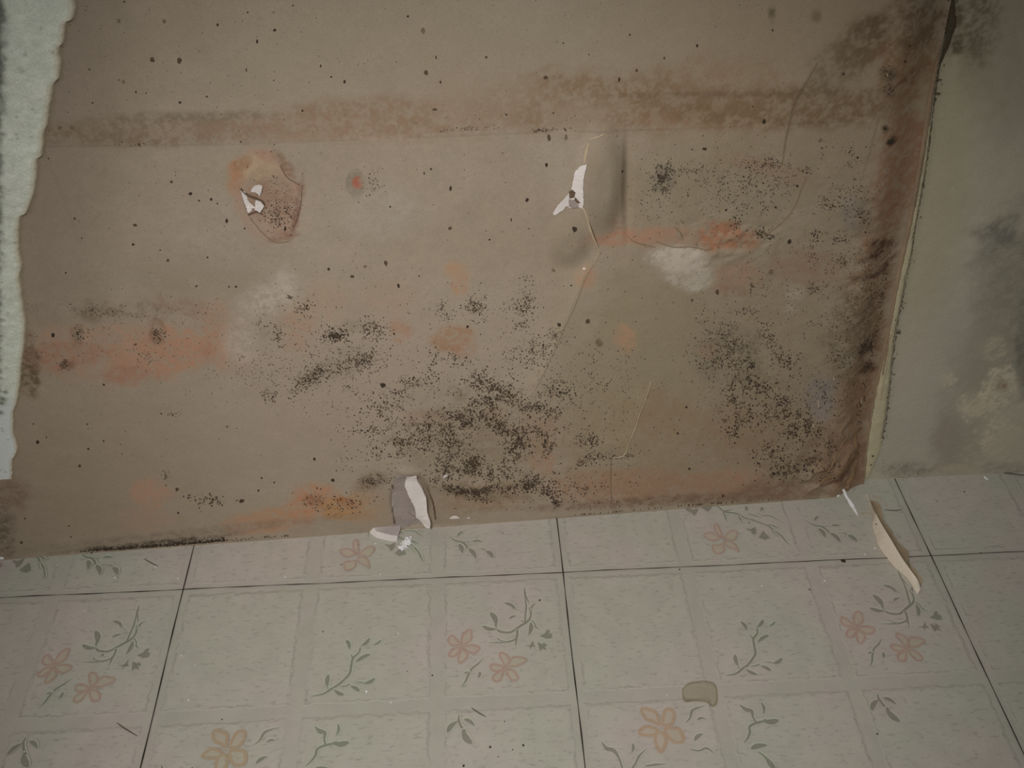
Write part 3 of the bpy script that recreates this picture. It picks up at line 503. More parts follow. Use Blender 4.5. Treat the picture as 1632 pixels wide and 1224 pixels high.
dr = [(330,1461),(372,1456),(406,1453),(440,1444),(468,1439),(490,1434),(512,1430),(540,1425),(569,1422),(620,1417),(670,1411),(721,1402),(740,1394),(764,1382)]
tag(under(layer('paper_layer', dl, dr, m_cream, [.0035, .0042, .0028, .0032, .0012], None, .9)), 'wide cream layer')
el = [(200,1480),(257,1472),(304,1464),(372,1452)]; er = [(200,1484),(257,1477),(304,1469),(372,1457)]
under(layer('paper_layer', el, er, m_cream, [.0022, .003, .0012], None))
gl = [(520,1417),(569,1410),(600,1405)]; gr = [(520,1420),(569,1413),(600,1407)]
under(layer('paper_layer', gl, gr, m_pink, [.0045, .0055, .0042], None))
under(layer('paper_layer', [(530,1423),(569,1413),(640,1402)], [(530,1426),(569,1416),(640,1404)], m_cream, [.004, .0055, .004], None))
sh_l = [(0,1514),(40,1511),(75,1503),(101,1497),(149,1490),(200,1484),(257,1478),(304,1470),(372,1457),(406,1453),(468,1440),(512,1431),(569,1423),(620,1418),(670,1412),(700,1406)]
sh_r = [(0,1522),(40,1524),(75,1512),(101,1500),(149,1491.5),(200,1485),(257,1478.8),(304,1470.8),(372,1457.7),(406,1453.7),(468,1440.7),(512,1431.7),(569,1423.7),(620,1418.7),(670,1412.7),(700,1406.7)]
tag(under(layer('mould_shadow_line', sh_l, sh_r, m_mould_shadow, [.0025, .0035, .0008], None, .9)), 'dark mould and painted shadow line along the outer side')  # mould blob at the top, thinning to a painted shadow line
Vd = []; Fd = []; kk = 0
for i in range(150):
    y = random.choice((random.uniform(0, 160), random.uniform(0, 760), random.uniform(480, 760))); x = np.interp(y, [a[0] for a in sh_l], [a[1] for a in sh_l])+random.gauss(1, 3 if y > 150 else 4); r = random.choice((.4, .5, .7, 1.1))
    a = np.linspace(0, 2*np.pi, 6, endpoint=False); Vd.append(R(x+r*np.cos(a)*random.uniform(.6, 1.6), y+r*np.sin(a), -.0052)); Fd.append(list(range(kk, kk+6))); kk += 6
for (x, y, rx, ry) in ((1497,127,5,1.2),(1495,149,5,1.6),(1472,295,1.6,4),(1432,530,4,2),(1391,727,2,1.6),(1416,650,3,1),(1388,741,1,2)):
    a = np.linspace(0, 2*np.pi, 8, endpoint=False); Vd.append(R(x+rx*np.cos(a), y+ry*np.sin(a), -.0053)); Fd.append(list(range(kk, kk+8))); kk += 8
tag(under(mesh_obj('mould_specks', np.vstack(Vd), Fd, m_mould_shadow)), kind='stuff')

# ------------------------------------------------------------ FLOOR
RP = 1.083*C        # row pitch of the embossed squares
TW, TH = 3*C, 3*RP
def floor_mat(name, tint, k=1.0, strokes=1.0):
    m = bpy.data.materials.new(name); m.use_nodes = True; nt = m.node_tree; N = nt.nodes; L = nt.links
    b = N['Principled BSDF']; b.inputs['Roughness'].default_value = .5; b.inputs['Specular IOR Level'].default_value = .35
    tc = N.new('ShaderNodeTexCoord'); sx = N.new('ShaderNodeSeparateXYZ'); L.new(tc.outputs['Object'], sx.inputs[0])
    def mth(op, a, c=None, d=None, clamp=False):
        n = N.new('ShaderNodeMath'); n.operation = op; n.use_clamp = clamp
        for i, v in enumerate((a, c, d)):
            if v is None: continue
            if isinstance(v, (int, float)): n.inputs[i].default_value = v
            else: L.new(v, n.inputs[i])
        return n.outputs[0]
    def noise(scale, det, sc3=(1, 1, 1), rough=.55):
        mp = N.new('ShaderNodeMapping'); mp.inputs['Scale'].default_value = sc3; L.new(tc.outputs['Object'], mp.inputs[0])
        n = N.new('ShaderNodeTexNoise'); n.inputs['Scale'].default_value = scale; n.inputs['Detail'].default_value = det; n.inputs['Roughness'].default_value = rough; L.new(mp.outputs[0], n.inputs['Vector']); return n.outputs['Fac']
    def rng_(v, a, c, d, e):
        n = N.new('ShaderNodeMapRange'); n.interpolation_type = 'SMOOTHSTEP'; L.new(v, n.inputs['Value'])
        for i, q in zip(('From Min', 'From Max', 'To Min', 'To Max'), (a, c, d, e)): n.inputs[i].default_value = q
        return n.outputs[0]
    wob = noise(170, 3); wob = mth('MULTIPLY', mth('SUBTRACT', wob, .5), .0055)
    def edge(axis, pitch):                 # distance to nearest groove centre line, metres
        u = mth('DIVIDE', sx.outputs[axis], pitch); f = mth('FRACT', mth('ADD', u, .5)); return mth('MULTIPLY', mth('ABSOLUTE', mth('SUBTRACT', f, .5)), pitch)
    dmin = mth('MINIMUM', edge(0, C), edge(1, RP)); dw = mth('ADD', dmin, wob)
    band = rng_(dw, .0048, .0060, 1, 0)
    fringe = mth('MULTIPLY', rng_(dw, .0052, .0062, 0, 1), rng_(dw, .0064, .0082, 1, 0))
    s1 = noise(150, 4, (1, 2.6, 1), .6); s2 = noise(300, 3, (1, 1.7, 1)); big = noise(9, 3); mid = noise(60, 3)
    st = mth('MULTIPLY', rng_(s1, .54, .70, 0, 1), mth('SUBTRACT', 1, band)); st2 = mth('MULTIPLY', rng_(s2, .55, .72, 0, 1), .5)
    dark = mth('ADD', mth('MULTIPLY', st, .22*strokes), mth('MULTIPLY', st2, .09*strokes))
    dark = mth('ADD', dark, mth('MULTIPLY', mth('MULTIPLY', fringe, rng_(mid, .42, .60, 0, 1)), .20)); dark = mth('ADD', dark, mth('MULTIPLY', band, .045))
    val = mth('SUBTRACT', 1, dark); val = mth('MULTIPLY', val, rng_(mid, .3, .7, .965, 1.035))
    cr = N.new('ShaderNodeMix'); cr.data_type = 'RGBA'; L.new(rng_(big, .4, .6, 0, 1), cr.inputs[0])
    cA, cB = alb(tint), alb(np.array(tint)+np.array((-6, 0, -3)))
    cr.inputs[6].default_value = (*cA, 1); cr.inputs[7].default_value = (*cB, 1)
    vm = N.new('ShaderNodeVectorMath'); vm.operation = 'SCALE'; L.new(cr.outputs[2], vm.inputs[0]); L.new(val, vm.inputs['Scale']); L.new(vm.outputs[0], b.inputs['Base Color'])
    hgt = mth('ADD', rng_(dw, .0046, .0060, 0, 1), mth('MULTIPLY', s1, .5)); bp = N.new('ShaderNodeBump'); bp.inputs['Strength'].default_value = .5; bp.inputs['Distance'].default_value = .0006
    L.new(hgt, bp.inputs['Height']); L.new(bp.outputs[0], b.inputs['Normal'])
    return m
m_fl = floor_mat('cream_vinyl', (145, 138, 130)); m_leaf = floor_mat('grey_green_print', (112, 107, 98), strokes=.6); m_halo = floor_mat('pale_print_halo', (147, 145, 133), strokes=.3)
m_rose = floor_mat('rose_print', (140, 119, 109), strokes=.6); m_blush = floor_mat('blush_print', (144, 134, 121), strokes=.5); m_seam = mat('seam_dirt', (34, 30, 24), fine=.2, bump=0); m_ora = floor_mat('faint_orange_print', (140, 122, 103), strokes=.6)
m_dirt = floor_mat('dried_spill', (130, 122, 106), strokes=.8); m_dirt2 = floor_mat('spill_rim', (116, 108, 92), strokes=.8)
FV = []; FF = []; FM = []
def fadd(V, faces, mi):
    k = sum(len(a) for a in FV); FV.append(np.asarray(V, float))
    for f in faces: FF.append([int(i)+k for i in f]); FM.append(mi)
fadd([(-1.3, -2.2, 0), (2.0, -2.2, 0), (2.0, .16, 0), (-1.3, .16, 0)], [[0, 1, 2, 3]], 0)
MOT = []          # (list of xy polygons in tile coordinates, material, height)
def z2p(reg, pts):
    x0, y0, s = reg; pts = np.array(pts, float); return np.stack([x0+pts[:, 0]/s, y0+pts[:, 1]/s], 1)
def stroke(reg, pts, width, mi, h, tile, k=5, halo=True):
    p = z2p(reg, pts); L = catmull(p, k); X = on_floor(L[:, 0], L[:, 1])[:, :2]; n = len(X)
    wd = np.interp(np.linspace(0, 1, n), np.linspace(0, 1, len(width)), width)*.00037
    T = np.gradient(X, axis=0); T /= np.linalg.norm(T, axis=1)[:, None]+1e-12; Nn = np.stack([-T[:, 1], T[:, 0]], 1)
    def rib(ww, off): return np.vstack([X+Nn*ww[:, None]/2+off, X-Nn*ww[:, None]/2+off])
    qs = [[i, i+1, n+i+1, n+i] for i in range(n-1)]
    o = np.array(tile)
    if halo and mi == 1: MOT.append((rib(wd+.0016, np.array([.0002, .0004]))-o, qs, 2, h-.00005))
    MOT.append((rib(wd, 0)-o, qs, mi, h))
def leaf(reg, a, b, width, tile, mi=1, bend=.15, halo=True):
    p = z2p(reg, [a, b]); X = on_floor(p[:, 0], p[:, 1])[:, :2]; d = X[1]-X[0]; ln = np.hypot(*d); t = d/ln; nn = np.array([-t[1], t[0]]); wd = width*.00037
    ts = np.linspace(0, 1, 12)
    def shape(wd, g):
        up = []; lo = []
        for q in ts:
            c = X[0]-t*g+t*(ln+2*g)*q+nn*bend*ln*math.sin(math.pi*q)*.6; hw = wd/2*math.sin(math.pi*q**.8)**.8 if 0 < q < 1 else 0
            up.append(c+nn*hw); lo.append(c-nn*hw)
        return np.array(up+lo)
    qs = [[i, i+1, 12+i+1, 12+i] for i in range(11)]; o = np.array(tile)
    if halo and mi == 1: MOT.append((shape(wd+.0018, .0008)+np.array([.0002, .0005])-o, qs, 2, .00006))
    MOT.append((shape(wd, 0)-o, qs, mi, .00012))
def fpoly(reg, pts, tile, mi, h=.00010, smooth=True):
    p = z2p(reg, pts); 
    if smooth: p = catmull(np.vstack([p, p[:1]]), 4)[:-1]
    X = on_floor(p[:, 0], p[:, 1])[:, :2]-np.array(tile); c = X.mean(0); n = len(X)
    MOT.append((np.vstack([X, c]), [[i, (i+1) % n, n] for i in range(n)], mi, h))
def flower(reg, petals, centre, tile, mi=3, w=4.6):
    for pt in petals:
        fpoly(reg, pt, tile, 4, .00004)
        stroke(reg, list(pt)+[pt[0]], [w, w*1.2, w, w*1.1, w], mi, .0001, tile, 4, False)
    c = z2p(reg, [centre])[0]; stroke(reg, [(centre[0]-10, centre[1]), (centre[0]+10, centre[1])], [2, 4, 2], mi, .00011, tile, 3, False)
# motif of the right column (seen from tile with left seam x=0)
T0 = (0.0, 0.0)
G = (700, 920, 6.44)
for a, wd in (([(875,95),(880,160),(885,230),(893,300),(885,380),(880,450),(860,490)], [1,5,3,4,4,4,2]), ([(1000,265),(960,290),(940,340),(940,400),(905,455),(850,490),(790,530),(730,565),(660,565),(610,550),(585,520)], [1,4,5,4,5,6,5,5,5,5,3]),
    ([(890,190),(910,240),(925,270)], [3,3,1]), ([(925,310),(930,350)], [3,2]), ([(590,520),(575,490),(570,470)], [4,3,2]), ([(800,540),(800,600),(775,640),(700,665),(600,672),(500,672)], [5,5,4,4,3,1]), ([(800,600),(790,660),(785,715)], [4,4,1]), ([(600,630),(630,650),(680,660)], [3,2,2]), ([(940,440),(970,470),(990,510),(1030,535)], [4,5,4,1]), ([(820,340),(770,325),(740,300)], [1,2,3])):
    stroke(G, a, wd, 1, .00011, T0)
leaf(G, (525,360), (590,500), 12, T0); leaf(G, (440,500), (600,530), 9, T0, bend=-.2); leaf(G, (665,262), (790,325), 7, T0); leaf(G, (715,430), (800,395), 6, T0); leaf(G, (940,460), (915,600), 9, T0)
fpoly(G, [(1030,605),(1080,580),(1105,540),(1135,540),(1130,580),(1160,580),(1155,625),(1100,632)], T0, 1, smooth=False); fpoly(G, [(870,705),(930,700),(965,650),(970,690),(990,715),(950,715),(935,745),(930,715)], T0, 1, smooth=False)
fpoly(G, [(1010,665),(1060,690),(1075,670),(1115,705),(1080,710),(1105,750),(1060,735),(1035,760),(1020,710)], T0, 1, smooth=False)
flower(G, [[(225,690),(130,600),(95,655),(140,700)], [(225,690),(245,590),(320,540),(330,630),(290,670)], [(235,710),(340,700),(415,725),(360,780),(290,760)], [(235,730),(290,800),(240,870),(200,870),(205,800)], [(220,720),(140,740),(100,800),(150,815),(200,770)]], (228,712), T0)
flower(G, [[(680,920),(620,800),(660,780),(715,830),(715,890)], [(690,920),(750,830),(810,820),(900,850),(800,910)], [(690,950),(760,960),(810,1040),(750,1060),(700,1000)], [(670,950),(620,1060),(560,1060),(560,1010),(620,970)], [(670,935),(600,900),(530,900),(540,950),(600,965)]], (682,935), T0)
stroke(G, [(455,830),(400,890),(340,935),(300,1000),(270,1070),(225,1130)], [1,4,4,5,4,1], 1, .00011, T0); leaf(G, (420,970), (395,1040), 6, T0); leaf(G, (255,990), (310,975), 4, T0)
# sprig in the middle column
T1 = (0.0, 0.0); G2 = (490, 1000, 8.16)
stroke(G2, [(65,895),(200,870),(300,810),(400,750),(480,680),(550,600),(570,500),(595,400),(670,330),(690,260)], [2,4,5,5,5,5,5,5,4,4], 1, .00011, T1)
stroke(G2, [(570,350),(590,410)], [2,4], 1, .00011, T1); stroke(G2, [(430,770),(500,765),(550,745),(580,780)], [2,3,3,3], 1, .00011, T1); stroke(G2, [(265,800),(262,760)], [3,3], 1, .00011, T1); stroke(G2, [(620,705),(700,720),(760,720)], [1,3,4], 1, .00011, T1)
leaf(G2, (505,165), (550,295), 8, T1); leaf(G2, (815,140), (690,250), 8, T1); leaf(G2, (965,165), (850,235), 5, T1); leaf(G2, (820,350), (625,460), 8, T1, bend=-.12); leaf(G2, (275,610), (262,780), 9, T1, bend=-.1); leaf(G2, (480,885), (345,805), 8, T1); leaf(G2, (680,835), (555,765), 8, T1, bend=-.1); leaf(G2, (885,660), (720,735), 8, T1, bend=.2)
# bottom row: Y sprig, rose, small leaves
G3 = (300, 1130, 5.44)
stroke(G3, [(1020,495),(1070,450),(1105,400),(1120,350),(1180,320),(1240,305),(1290,290)], [2,4,5,5,5,5,5], 1, .00011, T1); stroke(G3, [(1190,310),(1180,260),(1185,210),(1140,195),(1100,155)], [4,4,7,9,2], 1, .00011, T1); leaf(G3, (1400,290), (1250,300), 11, T1); leaf(G3, (1300,130), (1280,240), 6, T1, bend=.2)
stroke(G3, [(565,315),(620,275),(660,210),(710,185),(790,162)], [1,4,6,4,1], 1, .00011, T0); leaf(G3, (675,290), (760,275), 5, T0, bend=.2); leaf(G3, (585,478), (690,412), 8, T0)
G5 = (940, 1100, 4.945); T3 = (TW, 0.0)
stroke(G5, [(95,410),(130,460),(190,480),(230,540),(255,613)], [2,8,8,4,4], 1, .00011, T3); stroke(G5, [(445,465),(390,520),(360,580),(330,625)], [1,4,4,4], 1, .00011, T3); leaf(G5, (340,420), (330,495), 6, T3); stroke(G5, [(440,600),(520,590),(600,585)], [3,5,1], 1, .00011, T3)
stroke(G5, [(795,470),(860,480),(920,460),(980,500)], [2,3,5,1], 1, .00011, T3); leaf(G5, (1265,465), (1400,435), 10, T3, bend=.1); stroke(G5, [(1330,490),(1380,530),(1420,580),(1450,620)], [3,4,11,8], 1, .00011, T3)
flower(G5, [[(545,280),(520,180),(410,150),(440,225),(500,250)], [(570,280),(590,170),(640,155),(665,200),(640,270)], [(590,300),(700,310),(735,400),(660,410),(600,340)], [(560,330),(600,400),(560,490),(520,420),(520,350)], [(530,310),(440,290),(390,345),(470,360),(520,350)]], (555,300), T3, mi=6, w=6.0)
G8 = (690, 1120, 8.16)
stroke(G8, [(345,165),(335,230),(370,320),(420,390)], [2,5,5,6], 1, .00011, T0); leaf(G8, (180,395), (330,240), 10, T0, bend=.15); leaf(G8, (510,545), (380,350), 13, T0); leaf(G8, (400,215), (545,310), 8, T0)
# row above the seam (belongs to the tile behind)
TB = (TW, TH); G4 = (1080, 800, 8.16)
for a, wd in (([(460,35),(520,60),(570,105),(620,135),(700,145),(790,165),(880,215),(980,240),(1080,280),(1180,320),(1260,385),(1340,440),(1400,510),(1460,575)], [2,4,4,6,4,4,4,4,4,4,5,4,4,1]), ([(590,140),(620,200),(640,255)], [4,4,1]), ([(620,120),(700,105)], [4,2]), ([(790,175),(815,230),(845,285)], [3,4,1]),
    ([(920,160),(1000,180),(1080,215)], [3,3,2]), ([(1080,180),(1200,185),(1260,215),(1330,250)], [2,3,3,1]), ([(1180,300),(1250,320),(1310,345)], [3,4,1]), ([(1230,380),(1300,455)], [3,1]), ([(920,240),(940,290)], [2,3])): stroke(G4, a, wd, 1, .00011, TB)
leaf(G4, (890,55), (880,125), 8, TB); leaf(G4, (1095,70), (1075,130), 8, TB)
fpoly(G4, [(90,105),(140,85),(200,110),(240,90),(270,100),(250,140),(215,190),(190,155)], TB, 1, smooth=False); fpoly(G4, [(290,70),(350,60),(450,70),(420,100),(390,135),(350,105)], TB, 1, smooth=False); fpoly(G4, [(870,350),(950,360),(1010,330),(1020,400),(990,440),(950,390)], TB, 1, smooth=False); fpoly(G4, [(1050,470),(1090,410),(1110,380),(1140,420),(1200,475),(1130,495)], TB, 1, smooth=False)
flower(G4, [[(590,480),(520,310),(480,310),(490,380),(540,440)], [(600,480),(680,390),(770,400),(740,500),(650,490)], [(600,520),(720,540),(795,655),(740,620),(640,580)], [(580,550),(600,640),(500,680),(450,580),(540,570)], [(560,480),(430,410),(340,440),(450,510)]], (595,500), TB, w=3.6)
G7 = (530, 830, 5.44); TB0 = (0.0, TH)
for a, wd in (([(1000,130),(1060,175),(1130,195),(1180,245),(1200,270)], [1,4,5,5,6]), ([(1110,190),(1180,190)], [3,2]), ([(1260,245),(1310,250),(1345,280)], [1,3,6])): stroke(G7, a, wd, 1, .00011, TB0)
leaf(G7, (1095,205), (1125,290), 11, TB0); leaf(G7, (1180,245), (1245,335), 11, TB0); leaf(G7, (1330,265), (1395,330), 11, TB0); leaf(G7, (1210,185), (1300,185), 6, TB0); leaf(G7, (1080,140), (1140,95), 6, TB0)
for ty in (1, 0, -1, -2, -3):
    for tx in range(-4, 6):
        o = np.array([tx*TW, ty*TH])
        for im, (V, qs, mi, h) in enumerate(MOT):
            h = h*.3+im*5e-6+np.arange(len(V))*(3e-6/len(V))*np.where(np.arange(len(V)) < len(V)//2, 2, 2)-np.where(np.arange(len(V)) < len(V)//2, 0, 3e-6)
            X = V+o
            if X[:, 1].max() > .07 and False: continue
            if X[:, 0].min() > 2.0 or X[:, 0].max() < -1.3 or X[:, 1].min() < -2.2 or X[:, 1].max() > .16: continue
            fadd(np.column_stack([X, h*np.ones(len(X))]), qs, mi)
# seams
for ty in range(-6, 1):
    y = ty*TH; xs_ = np.linspace(-1.3, 2.0, 160); wv = .0002*np.sin(xs_*40)+.00015*np.sin(xs_*97); th = .00033*(1+.5*np.sin(xs_*150))
    n = 160; fadd(np.vstack([np.column_stack([xs_, y+wv+th, np.full(n, .0009)]), np.column_stack([xs_, y+wv-th, np.full(n, .0009)])]), [[i, n+i, n+i+1, i+1] for i in range(n-1)], 5)
for tx in range(-4, 7):
    x = tx*TW; ys_ = np.linspace(-2.2, .16, 120); wv = .0002*np.sin(ys_*40+tx); th = .00038*(1+.4*np.sin(ys_*130+tx)); n = 120
    fadd(np.vstack([np.column_stack([x+wv+th, ys_, np.full(n, .00092)]), np.column_stack([x+wv-th, ys_, np.full(n, .00092)])]), [[i, i+1, n+i+1, n+i] for i in range(n-1)], 5)
# dried spill on the floor and grit
def blob(pts, mi, h): 
    p = catmull(np.array(pts+[pts[0]], float), 4)[:-1]; X = on_floor(p[:, 0], p[:, 1]); n = len(X); c = X.mean(0); V = np.vstack([X, c]); V[:, 2] = h; fadd(V, [[i, (i+1) % n, n] for i in range(n)], mi)
blob([(1087,1098),(1100,1087),(1125,1085),(1140,1090),(1144,1105),(1143,1122),(1135,1127),(1126,1120),(1110,1118),(1090,1118)], 8, .00003); blob([(1089,1099),(1101,1090),(1125,1088),(1137,1093),(1141,1106),(1139,1120),(1134,1122),(1127,1116),(1110,1114),(1093,1114)], 7, .000035)
fl = mesh_obj('floor', np.vstack(FV), FF, [m_fl, m_leaf, m_halo, m_rose, m_blush, m_seam, m_ora, m_dirt, m_dirt2], mi=FM)
tag(fl, 'pale vinyl floor tiles with grey leaf sprigs and pink flowers', kind='structure')

# scratches and loose hairs pressed on the vinyl
# wavy cut edge where the vinyl meets the wall on the right
def floor_tube(name, pts, r, m, label=None, cat=None, group=None, zoff=0.0, taper=True, sides=5):
    L = catmull(pts, 5); X = on_floor(L[:, 0], L[:, 1]); X[:, 2] = r+zoff; n = len(X); V = []
    T = np.gradient(X, axis=0); T /= np.linalg.norm(T, axis=1)[:, None]
    for i in range(n):
        a = np.cross(T[i], [0, 0, 1]); a /= np.linalg.norm(a); b = np.cross(a, T[i]); rr = r*(1-.7*abs(2*i/(n-1)-1)**3 if taper else 1)
        for k in range(sides): q = 2*math.pi*k/sides; V.append(X[i]+a*math.cos(q)*rr+b*math.sin(q)*rr)
    Fc = [[i*sides+k, i*sides+(k+1) % sides, (i+1)*sides+(k+1) % sides, (i+1)*sides+k] for i in range(n-1) for k in range(sides)]+[list(range(sides))[::-1], [(n-1)*sides+k for k in range(sides)]]
    o = mesh_obj(name, V, Fc, m, smooth=True)
    if label: tag(o, label, cat, group)
    return o
m_hair = mat('dark_fibre', (74, 68, 58), rough=.8, fine=.1); m_thread = mat('pale_thread', (142, 134, 116), rough=.8, fine=.1)
e1 = floor_tube('vinyl_edge_gap', [(1440,757),(1470,752),(1500,754),(1530,756),(1565,752),(1590,753),(1632,758),(1680,760)], .0006, m_hair); tag(e1, 'dark gap along the base of the right wall'); e1.name = 'trim_1'; e1['kind'] = 'structure'
floor_tube('thread', [(1384,756),(1405,760),(1425,763),(1447,763)], .0006, m_thread, 'pale thread lying along the foot of the right wall', 'thread')
floor_tube('hair', [(1409,813),(1425,814),(1437,813)], .0004, m_hair, 'short dark hair between paper shard and tile seam', 'hair')
floor_tube('hair', [(751,1128),(762,1136),(775,1143)], .0004, m_hair, 'short dark hair near the bottom centre of the floor', 'hair')
floor_tube('hair', [(230,891),(240,897),(252,903)], .0004, m_hair, 'short dark hair left of the vertical tile seam, near the wall', 'hair')
floor_tube('hair', [(186,1152),(200,1162),(220,1174)], .0004, m_hair, 'longer dark hair on the lower left floor tile', 'hair')
floor_tube('splinter', [(1391,792),(1400,796),(1413,804)], .0009, m_thread, 'tiny pale splinter behind the top of the paper shard', 'splinter')

def chip(x, y, r, h, m, name='plaster_chip', asp=1.0, rot=None, zb=0.0):
    c = on_floor(x, y); bm = bmesh.new(); bmesh.ops.create_icosphere(bm, subdivisions=1, radius=1)
    a = random.random()*6.28 if rot is None else rot
    for v in bm.verts:
        k = random.uniform(.7, 1.2); X = v.co.x*r*asp*k; Y = v.co.y*r*k; v.co = Vector((X*math.cos(a)-Y*math.sin(a), X*math.sin(a)+Y*math.cos(a), (v.co.z*.5+.5)*h*k))
    zmin = min(v.co.z for v in bm.verts)
    for v in bm.verts: v.co.z -= zmin
    me = bpy.data.meshes.new(name); bm.to_mesh(me); bm.free(); me.materials.append(m); o = bpy.data.objects.new(name, me); sc.collection.objects.link(o); o.location = (c[0], c[1], zb+.0001); return o
m_chip = mat('chip_gypsum', (200, 194, 180), rough=.95, fine=.1); m_grit = mat('dark_grit', (44, 38, 30), rough=.9, fine=.2)
for (x, y, r) in ((91,901,1.6),(248,904,2.2),(284,922,1.8),(455,920,1.8),(135,974,1.6),(311,1060,1.4),(289,1045,1.5),(301,1116,2.2),(184,921,2),(599,867,1.8),(623,1120,1.8),(635,1010,1.8),(1063,1108,1.6),(1394,874,2),(1378,884,2),(1314,926,1.8),(1214,934,1.6),(592,884,1.4),(607,916,1.8),(1143,874,2),(985,815,1.6)):
    tag(chip(x, y, r*.00042, r*.0004, m_chip), 'tiny white plaster chip lying loose on the vinyl floor', 'plaster chip', 'tiny plaster chips scattered on the floor')
tag(chip(584, 1103, .0012, .0009, m_chip), 'white plaster chip beside the left leaf sprig, bottom of the floor', 'plaster chip')
tag(chip(1571, 763, .0015, .0012, m_chip, asp=2.0, rot=-.9), 'white oblong plaster chip close to the right wall', 'plaster chip')
tag(chip(1333, 789, .0022, .0018, m_chip, asp=1.5), 'white plaster crumb at the foot of the crumpled corner', 'plaster chip')
tag(chip(1379, 820, .0016, .0006, m_thread, asp=2.0, rot=-.4), 'flat cream paper scrap left of the long shard', 'paper scrap')
tag(chip(3, 889, .004, .006, m_chip, asp=1.3), 'white plaster chunk at the far left foot of the wall', 'plaster chip')
for (x, y, r) in ((164,1044,1.8),(689,1077,1.8),(834,1188,2.2),(739,1221,2.4),(781,1191,2.2),(817,1195,1.4),(804,1150,1.4),(794,1206,1.3),(1290,940,1.6),(1398,1170,1.8),(1083,908,1.8),(1563,882,2),(544,900,1.6),(354,1147,1.4),(1537,784,1.8),(1494,799,1.5),(801,850,1.4),(515,1007,1.4),(649,1070,1.2),(832,990,1.4)):
    tag(chip(x, y, r*.00042, r*.0003, m_grit, 'grit_grain'), 'tiny dark grain of grit on the vinyl floor', 'grit', 'dark grit scattered on the floor')
tag(chip(860, 957, .0009, .0007, m_grit, 'grit_grain'), 'dark grit grain on the tip of the central branch print', 'grit')
tag(chip(1344, 895, .0021, .0014, m_grit, 'grit_grain', 1.3), 'largest dark crumb, sitting on the horizontal tile seam', 'grit')

# broken plaster flake below the hole
def prism(name, bottom, top, m, label=None, cat=None):
    n = len(bottom); V = np.vstack([bottom, top]); Fc = [list(range(n))[::-1], list(range(n, 2*n))]+[[i, (i+1) % n, n+(i+1) % n, n+i] for i in range(n)]
    o = mesh_obj(name, V, Fc, m); bm = bmesh.new(); bm.from_mesh(o.data); bmesh.ops.triangulate(bm, faces=[f for f in bm.faces if len(f.verts) > 4]); bmesh.ops.recalc_face_normals(bm, faces=bm.faces); bm.to_mesh(o.data); bm.free()
    if label: tag(o, label, cat)
    return o
    return o
flk = [(586,846),(592,852),(599,857),(606,859),(614,861),(624,863),(633,863.5)]
back = [(637,845),(637,836),(625,838),(610,838),(597,841)]
bt = np.array([on_floor(x, y) for x, y in flk]+[on_floor(x, y, .0) for x, y in [(636,852),(632,846),(615,848),(600,847),(593,845)]]); bt[:, 2] = .0002
tp_ = [(586.5,845),(593,843.5),(600,847),(608,849),(616,851),(624,853),(633,854)]
hz = [.001,.004,.005,.0055,.006,.0065,.006]
tp = np.array([on_floor(x, y, h) for (x, y), h in zip(tp_, hz)]+[on_floor(x, y, .006) for x, y in [(638,843),(637,835),(622,838),(606,839),(596,841)]])
fk = prism('plaster_flake', bt, tp, m_plast, 'thick white broken plaster flake on the floor under the hole', 'plaster flake')
fk.data.materials.append(mat('shaded_gypsum', (142, 134, 130), rough=.95, fine=.12, scale=1500, bump=.5, coarse=.08))
for p in fk.data.polygons: p.material_index = 1 if p.normal.z > .75 else 0  # upward faces get a greyer tone that paints the tilted top's shade
# crumb heap beside it
cb = []; 
for i in range(110):
    t_ = random.random(); x = 638+16*t_+random.gauss(0, 2.5); y = 876-15*t_+random.gauss(0, 2.6); cb.append((x, y, random.uniform(.0005, .0013)))
V = []; Fc = []; k = 0
for x, y, r in cb:
    c = on_floor(x, y); zc = r*.6+random.random()*.0015
    bm = bmesh.new(); bmesh.ops.create_icosphere(bm, subdivisions=1, radius=r)
    for v in bm.verts: v.co *= random.uniform(.7, 1.2)
    V += [np.array(v.co)+[c[0], c[1], max(zc, r)] for v in bm.verts]; Fc += [[v.index+k for v in f.verts] for f in bm.faces]; k += len(bm.verts); bm.free()
V = np.array(V); V[:, 2] -= V[:, 2].min()-.0001
tag(mesh_obj('plaster_crumbs', V, Fc, m_chip), 'small heap of white plaster crumbs on the leaf print below the hole', 'plaster crumbs', kind='stuff')
# grey fragment between flake and wall
prism('plaster_fragment', np.array([on_floor(x, y) for x, y in [(640,842),(655,842),(652,834),(645,832),(638,834)]])+[0, 0, .0002], np.array([on_floor(x, y, .003) for x, y in [(642,839),(653,838),(651,833),(646,832),(640,834)]]), m_grey, 'small grey plaster fragment between the white flake and the wall', 'plaster fragment')

